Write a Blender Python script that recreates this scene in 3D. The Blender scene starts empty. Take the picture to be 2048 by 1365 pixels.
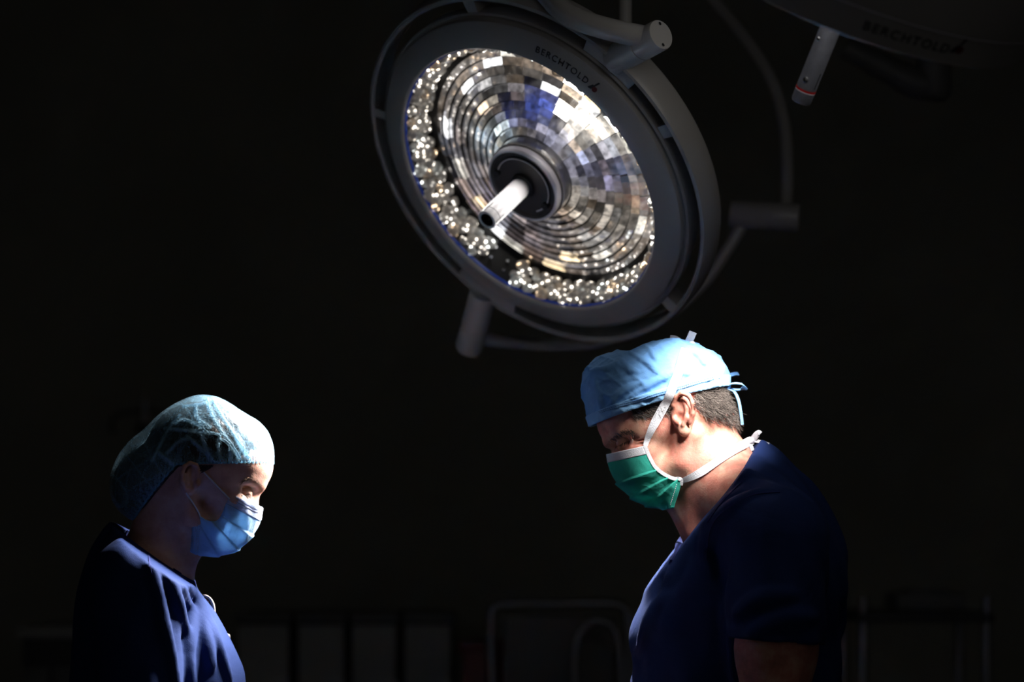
import bpy, bmesh, math, random
import numpy as np
from mathutils import Vector, Matrix
from mathutils.bvhtree import BVHTree

random.seed(7)
rng = np.random.default_rng(7)
scene = bpy.context.scene
col = scene.collection

# ------------------------------------------------------------------ camera, world, exposure
YM = 3.80                      # depth at which both people stand
FP = 85.0 / 36.0 * 2048.0      # focal length in pixels of the 2048 x 1365 frame
CAMZ = 1.45                    # camera height
HY = 1100.0                    # row of the horizon (vertical lens shift)
cam_d = bpy.data.cameras.new('camera')
cam_d.lens = 85.0
cam_d.sensor_width = 36.0
cam_d.shift_y = (HY - 682.5) / 2048.0
cam_d.dof.use_dof = True
cam_d.dof.focus_distance = 3.68
cam_d.dof.aperture_fstop = 2.3
cam_d.clip_end = 60
cam = bpy.data.objects.new('camera', cam_d)
cam.location = (0, 0, CAMZ)
cam.rotation_euler = (math.pi / 2, 0, 0)
col.objects.link(cam)
scene.camera = cam

world = bpy.data.worlds.new('world')
scene.world = world
world.use_nodes = True
world.node_tree.nodes['Background'].inputs[0].default_value = (1.0, 0.98, 0.97, 1)
world.node_tree.nodes['Background'].inputs[1].default_value = 0.037

vs = scene.view_settings
vs.view_transform = 'Standard'
vs.look = 'None'
vs.exposure = 0.0
vs.gamma = 1.0
vs.use_curve_mapping = False
scene.cycles.use_light_tree = False
scene.cycles.max_bounces = 4
scene.cycles.diffuse_bounces = 3
scene.cycles.glossy_bounces = 3
scene.cycles.transmission_bounces = 3
scene.cycles.transparent_max_bounces = 12

LAMP_A_POWER = 62.0    # each of the ten emitters of the lamp over the left person
LAMP_B_POWER = 21.0    # each of the ten emitters of the lamp over the right person


def W(px, py, Y):
    """point of the room at depth Y that the photograph shows at pixel (px, py)"""
    return Vector(((px - 1024.0) / FP * Y, Y, CAMZ + (HY - py) / FP * Y))


def to_px(p):
    return (1024 + p[0] / p[1] * FP, HY - (p[2] - CAMZ) / p[1] * FP)


# ------------------------------------------------------------------ materials
def new_mat(name):
    m = bpy.data.materials.new(name)
    m.use_nodes = True
    return m, m.node_tree.nodes, m.node_tree.links, m.node_tree.nodes['Principled BSDF']


def mat(name, color, rough=0.5, metal=0.0, var=0.0, vscale=8.0, bump=0.0, bscale=60.0, emis=None, estr=0.0,
        sheen=0.0, coat=0.0, spec=0.5, sss=0.0, stretch=None):
    m, N, L, b = new_mat(name)
    b.inputs['Base Color'].default_value = (*color, 1)
    b.inputs['Roughness'].default_value = rough
    b.inputs['Metallic'].default_value = metal
    b.inputs['Specular IOR Level'].default_value = spec
    b.inputs['Coat Weight'].default_value = coat
    b.inputs['Sheen Weight'].default_value = sheen
    if sss:
        b.inputs['Subsurface Weight'].default_value = sss
        b.inputs['Subsurface Radius'].default_value = (1.0, 0.35, 0.2)
        b.inputs['Subsurface Scale'].default_value = 0.008
    if emis:
        b.inputs['Emission Color'].default_value = (*emis, 1)
        b.inputs['Emission Strength'].default_value = estr
    if var or bump:
        tc = N.new('ShaderNodeTexCoord')
        vec = tc.outputs['Object']
        if stretch:
            mp = N.new('ShaderNodeMapping')
            mp.inputs['Scale'].default_value = stretch
            L.new(vec, mp.inputs[0])
            vec = mp.outputs[0]
        if var:
            n = N.new('ShaderNodeTexNoise')
            n.inputs['Scale'].default_value = vscale
            n.inputs['Detail'].default_value = 4
            L.new(vec, n.inputs['Vector'])
            r = N.new('ShaderNodeValToRGB')
            r.color_ramp.elements[0].position = 0.3
            r.color_ramp.elements[1].position = 0.7
            r.color_ramp.elements[0].color = tuple(c * (1 - var) for c in color) + (1,)
            r.color_ramp.elements[1].color = tuple(min(1, c * (1 + var)) for c in color) + (1,)
            L.new(n.outputs['Fac'], r.inputs[0])
            L.new(r.outputs[0], b.inputs['Base Color'])
        if bump:
            n2 = N.new('ShaderNodeTexNoise')
            n2.inputs['Scale'].default_value = bscale
            n2.inputs['Detail'].default_value = 5
            L.new(vec, n2.inputs['Vector'])
            bp = N.new('ShaderNodeBump')
            bp.inputs['Strength'].default_value = bump
            bp.inputs['Distance'].default_value = 0.004
            L.new(n2.outputs['Fac'], bp.inputs['Height'])
            L.new(bp.outputs[0], b.inputs['Normal'])
    return m


def skin_mat(name, light, red, dark, stub=0.0):
    m, N, L, b = new_mat(name)
    tc = N.new('ShaderNodeTexCoord')
    n = N.new('ShaderNodeTexNoise')
    n.inputs['Scale'].default_value = 26
    n.inputs['Detail'].default_value = 6
    n.inputs['Roughness'].default_value = 0.65
    L.new(tc.outputs['Object'], n.inputs['Vector'])
    r = N.new('ShaderNodeValToRGB')
    r.color_ramp.elements[0].position = 0.34
    r.color_ramp.elements[0].color = (*dark, 1)
    r.color_ramp.elements[1].position = 0.62
    r.color_ramp.elements[1].color = (*light, 1)
    e = r.color_ramp.elements.new(0.47)
    e.color = (*red, 1)
    L.new(n.outputs['Fac'], r.inputs[0])
    L.new(r.outputs[0], b.inputs['Base Color'])
    b.inputs['Roughness'].default_value = 0.5
    b.inputs['Specular IOR Level'].default_value = 0.35
    b.inputs['Subsurface Weight'].default_value = 0.25
    b.inputs['Subsurface Radius'].default_value = (1.0, 0.35, 0.2)
    b.inputs['Subsurface Scale'].default_value = 0.006
    n2 = N.new('ShaderNodeTexNoise')
    n2.inputs['Scale'].default_value = 420
    n2.inputs['Detail'].default_value = 3
    L.new(tc.outputs['Object'], n2.inputs['Vector'])
    n3 = N.new('ShaderNodeTexNoise')
    n3.inputs['Scale'].default_value = 60
    n3.inputs['Detail'].default_value = 3
    L.new(tc.outputs['Object'], n3.inputs['Vector'])
    ad = N.new('ShaderNodeMath')
    ad.operation = 'ADD'
    L.new(n2.outputs['Fac'], ad.inputs[0])
    L.new(n3.outputs['Fac'], ad.inputs[1])
    bp = N.new('ShaderNodeBump')
    bp.inputs['Strength'].default_value = 0.28
    bp.inputs['Distance'].default_value = 0.0012
    L.new(ad.outputs[0], bp.inputs['Height'])
    L.new(bp.outputs[0], b.inputs['Normal'])
    return m


def weave_mat(name, color, rough=0.85, sheen=0.3, wr=0.5, wscale=14, transl=0.0, tcol=None, weave=0.35):
    """woven or nonwoven cloth: soft large wrinkles, fine thread relief, optional translucency"""
    m, N, L, b = new_mat(name)
    b.inputs['Base Color'].default_value = (*color, 1)
    b.inputs['Roughness'].default_value = rough
    b.inputs['Sheen Weight'].default_value = sheen
    b.inputs['Sheen Tint'].default_value = (*[min(1, c * 1.5 + 0.1) for c in color], 1)
    b.inputs['Specular IOR Level'].default_value = 0.12
    tc = N.new('ShaderNodeTexCoord')
    n = N.new('ShaderNodeTexNoise')
    n.inputs['Scale'].default_value = wscale
    n.inputs['Detail'].default_value = 3
    n.inputs['Distortion'].default_value = 0.6
    L.new(tc.outputs['Object'], n.inputs['Vector'])
    bp = N.new('ShaderNodeBump')
    bp.inputs['Strength'].default_value = wr
    bp.inputs['Distance'].default_value = 0.012
    L.new(n.outputs['Fac'], bp.inputs['Height'])
    n2 = N.new('ShaderNodeTexNoise')
    n2.inputs['Scale'].default_value = 700
    n2.inputs['Detail'].default_value = 2
    L.new(tc.outputs['Object'], n2.inputs['Vector'])
    bp2 = N.new('ShaderNodeBump')
    bp2.inputs['Strength'].default_value = weave
    bp2.inputs['Distance'].default_value = 0.001
    L.new(n2.outputs['Fac'], bp2.inputs['Height'])
    L.new(bp.outputs[0], bp2.inputs['Normal'])
    L.new(bp2.outputs[0], b.inputs['Normal'])
    if transl:
        t = N.new('ShaderNodeBsdfTranslucent')
        t.inputs['Color'].default_value = (*(tcol or color), 1)
        L.new(bp2.outputs[0], t.inputs['Normal'])
        mx = N.new('ShaderNodeMixShader')
        mx.inputs[0].default_value = transl
        L.new(b.outputs[0], mx.inputs[1])
        L.new(t.outputs[0], mx.inputs[2])
        L.new(mx.outputs[0], N['Material Output'].inputs['Surface'])
    return m


def strand_mat(name, c1, c2, rough=0.4):
    """hair: every strand takes its own tone"""
    m, N, L, b = new_mat(name)
    g = N.new('ShaderNodeNewGeometry')
    r = N.new('ShaderNodeValToRGB')
    r.color_ramp.elements[0].color = (*c1, 1)
    r.color_ramp.elements[1].color = (*c2, 1)
    L.new(g.outputs['Random Per Island'], r.inputs[0])
    L.new(r.outputs[0], b.inputs['Base Color'])
    b.inputs['Roughness'].default_value = rough
    return m


def sheer_mat(name):
    """thin bouffant fabric: sees through between the fibres, denser where the fabric lies double in a crease"""
    m, N, L, b = new_mat(name)
    b.inputs['Base Color'].default_value = (0.38, 0.68, 0.88, 1)
    b.inputs['Roughness'].default_value = 0.7
    b.inputs['Sheen Weight'].default_value = 0.2
    at = N.new('ShaderNodeAttribute')
    at.attribute_name = 'crease'
    tc = N.new('ShaderNodeTexCoord')
    n = N.new('ShaderNodeTexNoise')
    n.inputs['Scale'].default_value = 420
    n.inputs['Detail'].default_value = 3
    L.new(tc.outputs['Object'], n.inputs['Vector'])
    mr = N.new('ShaderNodeMapRange')
    mr.inputs['From Min'].default_value = 0.3
    mr.inputs['From Max'].default_value = 0.7
    mr.inputs['To Min'].default_value = 0.02
    mr.inputs['To Max'].default_value = 0.32
    L.new(n.outputs['Fac'], mr.inputs['Value'])
    ad = N.new('ShaderNodeMath')
    ad.operation = 'MULTIPLY_ADD'
    ad.use_clamp = True
    L.new(at.outputs['Fac'], ad.inputs[0])
    ad.inputs[1].default_value = 0.8
    L.new(mr.outputs[0], ad.inputs[2])
    bp = N.new('ShaderNodeBump')
    bp.inputs['Strength'].default_value = 0.4
    bp.inputs['Distance'].default_value = 0.001
    L.new(n.outputs['Fac'], bp.inputs['Height'])
    L.new(bp.outputs[0], b.inputs['Normal'])
    t = N.new('ShaderNodeBsdfTranslucent')
    t.inputs['Color'].default_value = (0.42, 0.72, 0.92, 1)
    mx = N.new('ShaderNodeMixShader')
    mx.inputs[0].default_value = 0.5
    L.new(b.outputs[0], mx.inputs[1])
    L.new(t.outputs[0], mx.inputs[2])
    tr = N.new('ShaderNodeBsdfTransparent')
    m2 = N.new('ShaderNodeMixShader')
    L.new(ad.outputs[0], m2.inputs[0])
    L.new(tr.outputs[0], m2.inputs[1])
    L.new(mx.outputs[0], m2.inputs[2])
    L.new(m2.outputs[0], N['Material Output'].inputs['Surface'])
    return m


def hem_mat():
    """gathered edge of the sheer cap: the same thin fabric bunched together, still letting light through"""
    m, N, L, b = new_mat('gathered_cap_hem')
    b.inputs['Base Color'].default_value = (0.26, 0.60, 0.80, 1)
    b.inputs['Roughness'].default_value = 0.75
    tc = N.new('ShaderNodeTexCoord')
    n = N.new('ShaderNodeTexNoise')
    n.inputs['Scale'].default_value = 160
    L.new(tc.outputs['Object'], n.inputs['Vector'])
    bp = N.new('ShaderNodeBump')
    bp.inputs['Strength'].default_value = 0.6
    bp.inputs['Distance'].default_value = 0.003
    L.new(n.outputs['Fac'], bp.inputs['Height'])
    L.new(bp.outputs[0], b.inputs['Normal'])
    t = N.new('ShaderNodeBsdfTranslucent')
    t.inputs['Color'].default_value = (0.3, 0.66, 0.86, 1)
    mx = N.new('ShaderNodeMixShader')
    mx.inputs[0].default_value = 0.5
    L.new(b.outputs[0], mx.inputs[1])
    L.new(t.outputs[0], mx.inputs[2])
    tr = N.new('ShaderNodeBsdfTransparent')
    m2 = N.new('ShaderNodeMixShader')
    m2.inputs[0].default_value = 0.62
    L.new(tr.outputs[0], m2.inputs[1])
    L.new(mx.outputs[0], m2.inputs[2])
    L.new(m2.outputs[0], N['Material Output'].inputs['Surface'])
    return m


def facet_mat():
    """mirror facet of the lit reflector: its reflections are painted as emission, toned per object"""
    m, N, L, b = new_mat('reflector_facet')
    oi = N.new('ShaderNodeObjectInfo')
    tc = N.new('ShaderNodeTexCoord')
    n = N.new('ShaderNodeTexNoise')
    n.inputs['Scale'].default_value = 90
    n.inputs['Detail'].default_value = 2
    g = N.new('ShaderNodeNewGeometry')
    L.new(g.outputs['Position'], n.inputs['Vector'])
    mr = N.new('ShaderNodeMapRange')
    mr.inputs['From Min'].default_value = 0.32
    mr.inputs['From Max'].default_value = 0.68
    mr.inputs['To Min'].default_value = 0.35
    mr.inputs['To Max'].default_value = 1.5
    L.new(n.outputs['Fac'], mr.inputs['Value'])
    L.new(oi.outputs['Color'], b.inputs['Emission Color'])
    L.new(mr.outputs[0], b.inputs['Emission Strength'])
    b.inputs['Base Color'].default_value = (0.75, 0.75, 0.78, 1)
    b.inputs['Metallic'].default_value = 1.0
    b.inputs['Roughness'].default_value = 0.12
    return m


def lens_mat():
    """moulded lens of the lit lamp: glints painted as emission on opaque plastic"""
    m, N, L, b = new_mat('lens_bead')
    oi = N.new('ShaderNodeObjectInfo')
    g = N.new('ShaderNodeNewGeometry')
    v = N.new('ShaderNodeTexVoronoi')
    v.inputs['Scale'].default_value = 95
    L.new(g.outputs['Position'], v.inputs['Vector'])
    r = N.new('ShaderNodeValToRGB')
    r.color_ramp.elements[0].position = 0.09
    r.color_ramp.elements[0].color = (10, 9.4, 8.6, 1)
    r.color_ramp.elements[1].position = 0.9
    r.color_ramp.elements[1].color = (0.03, 0.028, 0.025, 1)
    e = r.color_ramp.elements.new(0.28)
    e.color = (0.34, 0.31, 0.27, 1)
    e = r.color_ramp.elements.new(0.5)
    e.color = (0.11, 0.1, 0.088, 1)
    L.new(v.outputs['Distance'], r.inputs[0])
    mx = N.new('ShaderNodeMix')
    mx.data_type = 'RGBA'
    mx.blend_type = 'MULTIPLY'
    mx.inputs['Factor'].default_value = 1.0
    L.new(r.outputs[0], mx.inputs['A'])
    L.new(oi.outputs['Color'], mx.inputs['B'])
    L.new(mx.outputs['Result'], b.inputs['Emission Color'])  # painted glints go into the emission
    b.inputs['Emission Strength'].default_value = 1.0
    b.inputs['Base Color'].default_value = (0.35, 0.34, 0.33, 1)
    b.inputs['Roughness'].default_value = 0.08
    b.inputs['Coat Weight'].default_value = 0.6
    return m


def pane_mat(name):
    m, N, L, b = new_mat(name)
    tr = N.new('ShaderNodeBsdfTransparent')
    gl = N.new('ShaderNodeBsdfGlossy')
    gl.inputs['Roughness'].default_value = 0.03
    mx = N.new('ShaderNodeMixShader')
    mx.inputs[0].default_value = 0.05
    L.new(tr.outputs[0], mx.inputs[1])
    L.new(gl.outputs[0], mx.inputs[2])
    L.new(mx.outputs[0], N['Material Output'].inputs['Surface'])
    return m


M = {}
M['wall'] = mat('painted_wall', (0.34, 0.33, 0.27), 0.8, var=0.12, vscale=1.2, bump=0.1)
M['floor'] = mat('vinyl_floor', (0.10, 0.10, 0.10), 0.4, var=0.15, vscale=2)
M['ceiling'] = mat('ceiling_paint', (0.3, 0.3, 0.3), 0.9, var=0.1)
M['skin_m'] = skin_mat('skin_ruddy', (0.60, 0.33, 0.24), (0.52, 0.20, 0.15), (0.36, 0.155, 0.11))
M['skin_w'] = skin_mat('skin_fair', (0.62, 0.38, 0.30), (0.55, 0.30, 0.23), (0.45, 0.24, 0.19))
M['navy'] = weave_mat('navy_scrub_cotton', (0.012, 0.027, 0.105), wr=0.5, wscale=11, sheen=0.08)
M['navy_dark'] = weave_mat('navy_rib_knit', (0.020, 0.028, 0.12), wr=0.1, wscale=40)
M['cap_blue'] = weave_mat('blue_cap_cotton', (0.16, 0.36, 0.70), wr=0.7, wscale=16)
M['cap_trim'] = weave_mat('pale_blue_trim', (0.24, 0.48, 0.80), wr=0.2, wscale=30)
M['stitch'] = mat('stitch_thread', (0.05, 0.13, 0.36), 0.8, var=0.2, vscale=40)
M['weld'] = mat('weld_line_grey', (0.24, 0.28, 0.42), 0.7, var=0.1, vscale=60)
M['mask_green'] = weave_mat('green_mask_nonwoven', (0.045, 0.42, 0.33), wr=0.6, wscale=24, transl=0.35, tcol=(0.05, 0.5, 0.4), weave=0.25)
M['mask_white'] = weave_mat('white_mask_tape', (0.72, 0.72, 0.76), wr=0.05, wscale=40, transl=0.25, weave=0.6)
M['mask_blue'] = weave_mat('blue_mask_nonwoven', (0.42, 0.62, 0.84), wr=0.6, wscale=24, transl=0.5, tcol=(0.36, 0.62, 0.9), weave=0.25)
M['mask_pale'] = weave_mat('pale_mask_border', (0.50, 0.58, 0.76), wr=0.08, wscale=40, transl=0.35, weave=0.5)
M['hair_gray'] = strand_mat('greying_hair', (0.008, 0.006, 0.005), (0.24, 0.20, 0.175))
M['hair_scalp'] = mat('short_hair_base', (0.045, 0.034, 0.028), 0.7, var=0.4, vscale=120, bump=0.8, bscale=260)
M['hair_dark'] = mat('dark_hair', (0.012, 0.008, 0.007), 0.45, var=0.3, vscale=40, bump=0.8, bscale=120, stretch=(1, 1, 0.15))
M['brow'] = strand_mat('brow_hair', (0.012, 0.009, 0.007), (0.05, 0.035, 0.025))
M['brow_light'] = strand_mat('light_brow_hair', (0.09, 0.05, 0.03), (0.22, 0.13, 0.09))
M['lash'] = strand_mat('lash_hair', (0.03, 0.022, 0.018), (0.4, 0.36, 0.33))
M['sheer'] = sheer_mat('sheer_cap_fabric')
M['sheer_hem'] = hem_mat()
M['shoe'] = mat('black_clog', (0.02, 0.02, 0.022), 0.4, var=0.2)
M['badge'] = mat('ivory_plastic', (0.26, 0.23, 0.22), 0.4, var=0.1, vscale=30)
M['pink'] = mat('pink_backing', (0.5, 0.2, 0.16), 0.5, var=0.1, vscale=30)
M['chrome'] = mat('bright_metal', (0.7, 0.7, 0.72), 0.2, 1.0, var=0.05)
M['lamp_body'] = mat('grey_lamp_enamel', (0.345, 0.33, 0.31), 0.38, var=0.05, vscale=6, coat=0.15)
M['lamp_arm'] = mat('grey_arm_enamel', (0.45, 0.435, 0.415), 0.35, var=0.05, vscale=6, coat=0.2)
M['lamp_dark'] = mat('dark_lamp_plastic', (0.045, 0.045, 0.05), 0.45, var=0.1, vscale=12)
M['lamp_black'] = mat('black_gap', (0.006, 0.006, 0.007), 0.6, var=0.1)
M['hub_ring'] = mat('pale_hub_ring', (0.72, 0.70, 0.76), 0.3, var=0.05)
M['hub_face'] = mat('charcoal_hub_face', (0.028, 0.027, 0.03), 0.5, var=0.1)
M['handle_white'] = mat('brushed_handle_steel', (0.80, 0.78, 0.80), 0.35, var=0.05, vscale=30)
M['handle_grey'] = mat('brushed_handle_alloy', (0.30, 0.31, 0.36), 0.42, 0.6, var=0.15, vscale=60, bump=0.1, bscale=200)
M['red'] = mat('red_plastic', (0.45, 0.01, 0.01), 0.4, var=0.1)
M['blue_seal'] = mat('blue_seal_ring', (0.02, 0.06, 0.35), 0.25, var=0.1, emis=(0.02, 0.07, 0.5), estr=0.10)  # faint blue glow painted into the seal
M['print'] = mat('dark_print', (0.012, 0.014, 0.02), 0.6, var=0.1)
M['print_red'] = mat('dark_red_print', (0.10, 0.008, 0.008), 0.6, var=0.1)
M['cyl_glass'] = mat('smoked_cylinder', (0.12, 0.12, 0.13), 0.1, var=0.1, vscale=30, coat=1.0)
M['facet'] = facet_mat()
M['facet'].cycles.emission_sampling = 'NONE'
M['lens'] = lens_mat()
M['lens'].cycles.emission_sampling = 'NONE'
M['pane'] = pane_mat('lamp_cover_glass')
M['lit_glass'] = mat('lit_lamp_glass', (0.7, 0.7, 0.7), 0.2, var=0.02, emis=(1.0, 0.97, 0.93), estr=0.7)
M['cab'] = mat('pale_cabinet_laminate', (0.38, 0.375, 0.35), 0.5, var=0.1, vscale=3)
M['cab_frame'] = mat('dark_cabinet_frame', (0.03, 0.03, 0.032), 0.5, var=0.1)
M['steel'] = mat('stainless_steel', (0.30, 0.30, 0.31), 0.35, 0.8, var=0.08, vscale=4)
M['vinyl'] = mat('grey_vinyl', (0.13, 0.13, 0.125), 0.5, var=0.1, vscale=10)
M['bin_red'] = mat('red_bin_plastic', (0.16, 0.012, 0.012), 0.45, var=0.1)


# ------------------------------------------------------------------ object helpers
def link(name, me, m=None, parent=None, smooth=True):
    o = bpy.data.objects.new(name, me)
    col.objects.link(o)
    if m is not None:
        me.materials.append(m)
    if smooth and len(me.polygons):
        me.polygons.foreach_set('use_smooth', [True] * len(me.polygons))
    if parent is not None:
        o.parent = parent
        o.matrix_parent_inverse = Matrix.Translation(-parent.location) if parent.type == 'EMPTY' and parent.rotation_euler.x == 0 else parent.matrix_basis.inverted()
    return o


def empty(name, loc, label, cat, group=None):
    o = bpy.data.objects.new(name, None)
    o.location = loc
    o.empty_display_size = 0.1
    col.objects.link(o)
    o['label'] = label
    o['category'] = cat
    if group:
        o['group'] = group
    return o


def mesh_np(name, v, f):
    """v (n,3), f (m,4) quads -> mesh"""
    me = bpy.data.meshes.new(name)
    v = np.asarray(v, dtype=np.float32)
    f = np.asarray(f, dtype=np.int32)
    me.vertices.add(len(v))
    me.vertices.foreach_set('co', v.ravel())
    me.loops.add(f.size)
    me.loops.foreach_set('vertex_index', f.ravel())
    me.polygons.add(len(f))
    k = f.shape[1]
    me.polygons.foreach_set('loop_start', np.arange(0, f.size, k, dtype=np.int32))
    me.update(calc_edges=True)
    me.validate()
    return me


class MB:
    """collects boxes, tubes and lathes into one mesh"""
    def __init__(self):
        self.v = []
        self.f = []

    def add(self, v, f):
        o = len(self.v)
        self.v += [tuple(p) for p in v]
        self.f += [tuple(i + o for i in q) for q in f]

    def box(self, c, s, rot=None, bev=0.0):
        bm = bmesh.new()
        bmesh.ops.create_cube(bm, size=1.0)
        for v in bm.verts:
            v.co = Vector((v.co.x * s[0], v.co.y * s[1], v.co.z * s[2]))
        if bev:
            bmesh.ops.bevel(bm, geom=bm.edges[:], offset=bev, segments=2, affect='EDGES', profile=0.7)
        vs_ = [(rot @ v.co if rot else v.co) + Vector(c) for v in bm.verts]
        bm.verts.index_update()
        fs_ = [[v.index for v in f.verts] for f in bm.faces]
        bm.free()
        self.add(vs_, fs_)
        return self

    def tube(self, pts, rad, n=16, caps=True):
        pts = [Vector(p) for p in pts]
        if not hasattr(rad, '__len__'):
            rad = [rad] * len(pts)
        up = Vector((0.3, 0.2, 0.9)).normalized()
        v = []
        f = []
        prev = None
        for i, p in enumerate(pts):
            t = (pts[min(i + 1, len(pts) - 1)] - pts[max(i - 1, 0)]).normalized()
            a = (prev - prev.dot(t) * t) if prev is not None else (up - up.dot(t) * t)
            if a.length < 1e-4:
                a = t.orthogonal()
            a.normalize()
            prev = a
            b = t.cross(a)
            for k in range(n):
                th = 2 * math.pi * k / n
                v.append(p + (a * math.cos(th) + b * math.sin(th)) * rad[i])
        for i in range(len(pts) - 1):
            for k in range(n):
                k2 = (k + 1) % n
                f.append((i * n + k, i * n + k2, (i + 1) * n + k2, (i + 1) * n + k))
        if caps:
            f.append(tuple(reversed(range(n))))
            f.append(tuple(range((len(pts) - 1) * n, len(pts) * n)))
        self.add(v, f)
        return self

    def lathe(self, prof, n=96, a0=0.0, a1=2 * math.pi, mtx=None, closed=False):
        """profile [(r, z)] about the z axis; closed joins the last point to the first"""
        full = abs(a1 - a0 - 2 * math.pi) < 1e-6
        m = n if full else n + 1
        v = []
        for j in range(m):
            th = a0 + (a1 - a0) * j / n
            for r, z in prof:
                p = Vector((r * math.cos(th), r * math.sin(th), z))
                v.append(mtx @ p if mtx else p)
        k = len(prof)
        f = []
        for j in range(n):
            j2 = (j + 1) % m
            for i in range(k if closed else k - 1):
                i2 = (i + 1) % k
                f.append((j * k + i, j2 * k + i, j2 * k + i2, j * k + i2))
        if closed and not full:
            f.append(tuple(range(k)))
            f.append(tuple(reversed(range((m - 1) * k, m * k))))
        self.add(v, f)
        return self

    def mesh(self, name):
        me = bpy.data.meshes.new(name)
        me.from_pydata(self.v, [], self.f)
        me.update()
        return me

    def build(self, name, m, parent=None, smooth=True, auto=35):
        me = self.mesh(name)
        o = link(name, me, m, parent, smooth)
        if smooth and auto:
            sharp_by_angle(me, auto)
        return o


def sharp_by_angle(me, deg):
    bm = bmesh.new()
    bm.from_mesh(me)
    lim = math.radians(deg)
    for e in bm.edges:
        if len(e.link_faces) == 2 and e.calc_face_angle(0) > lim:
            e.smooth = False
    bm.to_mesh(me)
    bm.free()


def catmull(pts, n):
    pts = [Vector(p) for p in pts]
    P = [pts[0] * 2 - pts[1]] + pts + [pts[-1] * 2 - pts[-2]]
    out = []
    seg = len(pts) - 1
    for i in range(n):
        t = i / (n - 1) * seg
        k = min(int(t), seg - 1)
        u = t - k
        a, b, c, d = P[k:k + 4]
        out.append(0.5 * ((2 * b) + (c - a) * u + (2 * a - 5 * b + 4 * c - d) * u * u + (3 * b - a - 3 * c + d) * u ** 3))
    return out


def ribbon_mesh(pts, nrm, width, thick):
    """flat strip along pts, lying against the surface whose normals are nrm"""
    mb = MB()
    v = []
    n = len(pts)
    if not hasattr(width, '__len__'):
        width = [width] * n
    for i in range(n):
        t = (pts[min(i + 1, n - 1)] - pts[max(i - 1, 0)]).normalized()
        nn = nrm[i] - nrm[i].dot(t) * t
        nn.normalize()
        s = t.cross(nn)
        w = width[i] / 2
        v += [pts[i] - s * w, pts[i] + s * w, pts[i] + s * w + nn * thick, pts[i] - s * w + nn * thick]
    f = []
    for i in range(n - 1):
        for k in range(4):
            k2 = (k + 1) % 4
            f.append((i * 4 + k, i * 4 + k2, (i + 1) * 4 + k2, (i + 1) * 4 + k))
    f.append((3, 2, 1, 0))
    f.append(tuple(range((n - 1) * 4, n * 4)))
    mb.add(v, f)
    return mb


# ------------------------------------------------------------------ implicit surfaces (bodies, clothes)
def smin(a, b, k):
    if k <= 0:
        return np.minimum(a, b)
    h = np.maximum(k - np.abs(a - b), 0) / k
    return np.minimum(a, b) - h * h * k * 0.25


def smax(a, b, k):
    return -smin(-a, -b, k)


def axis(lo, hi, fine, step, coarse):
    """grid lines from lo to hi: spacing `step` inside the intervals `fine`, `coarse` outside"""
    out = [lo]
    while out[-1] < hi:
        x = out[-1]
        s = coarse
        for a, b in fine:
            if a - 1e-9 <= x <= b:
                s = step
            elif x < a < x + s:
                s = a - x + 1e-6
        out.append(x + max(s, step * 0.5))
    return np.array(out, dtype=np.float32)


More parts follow.
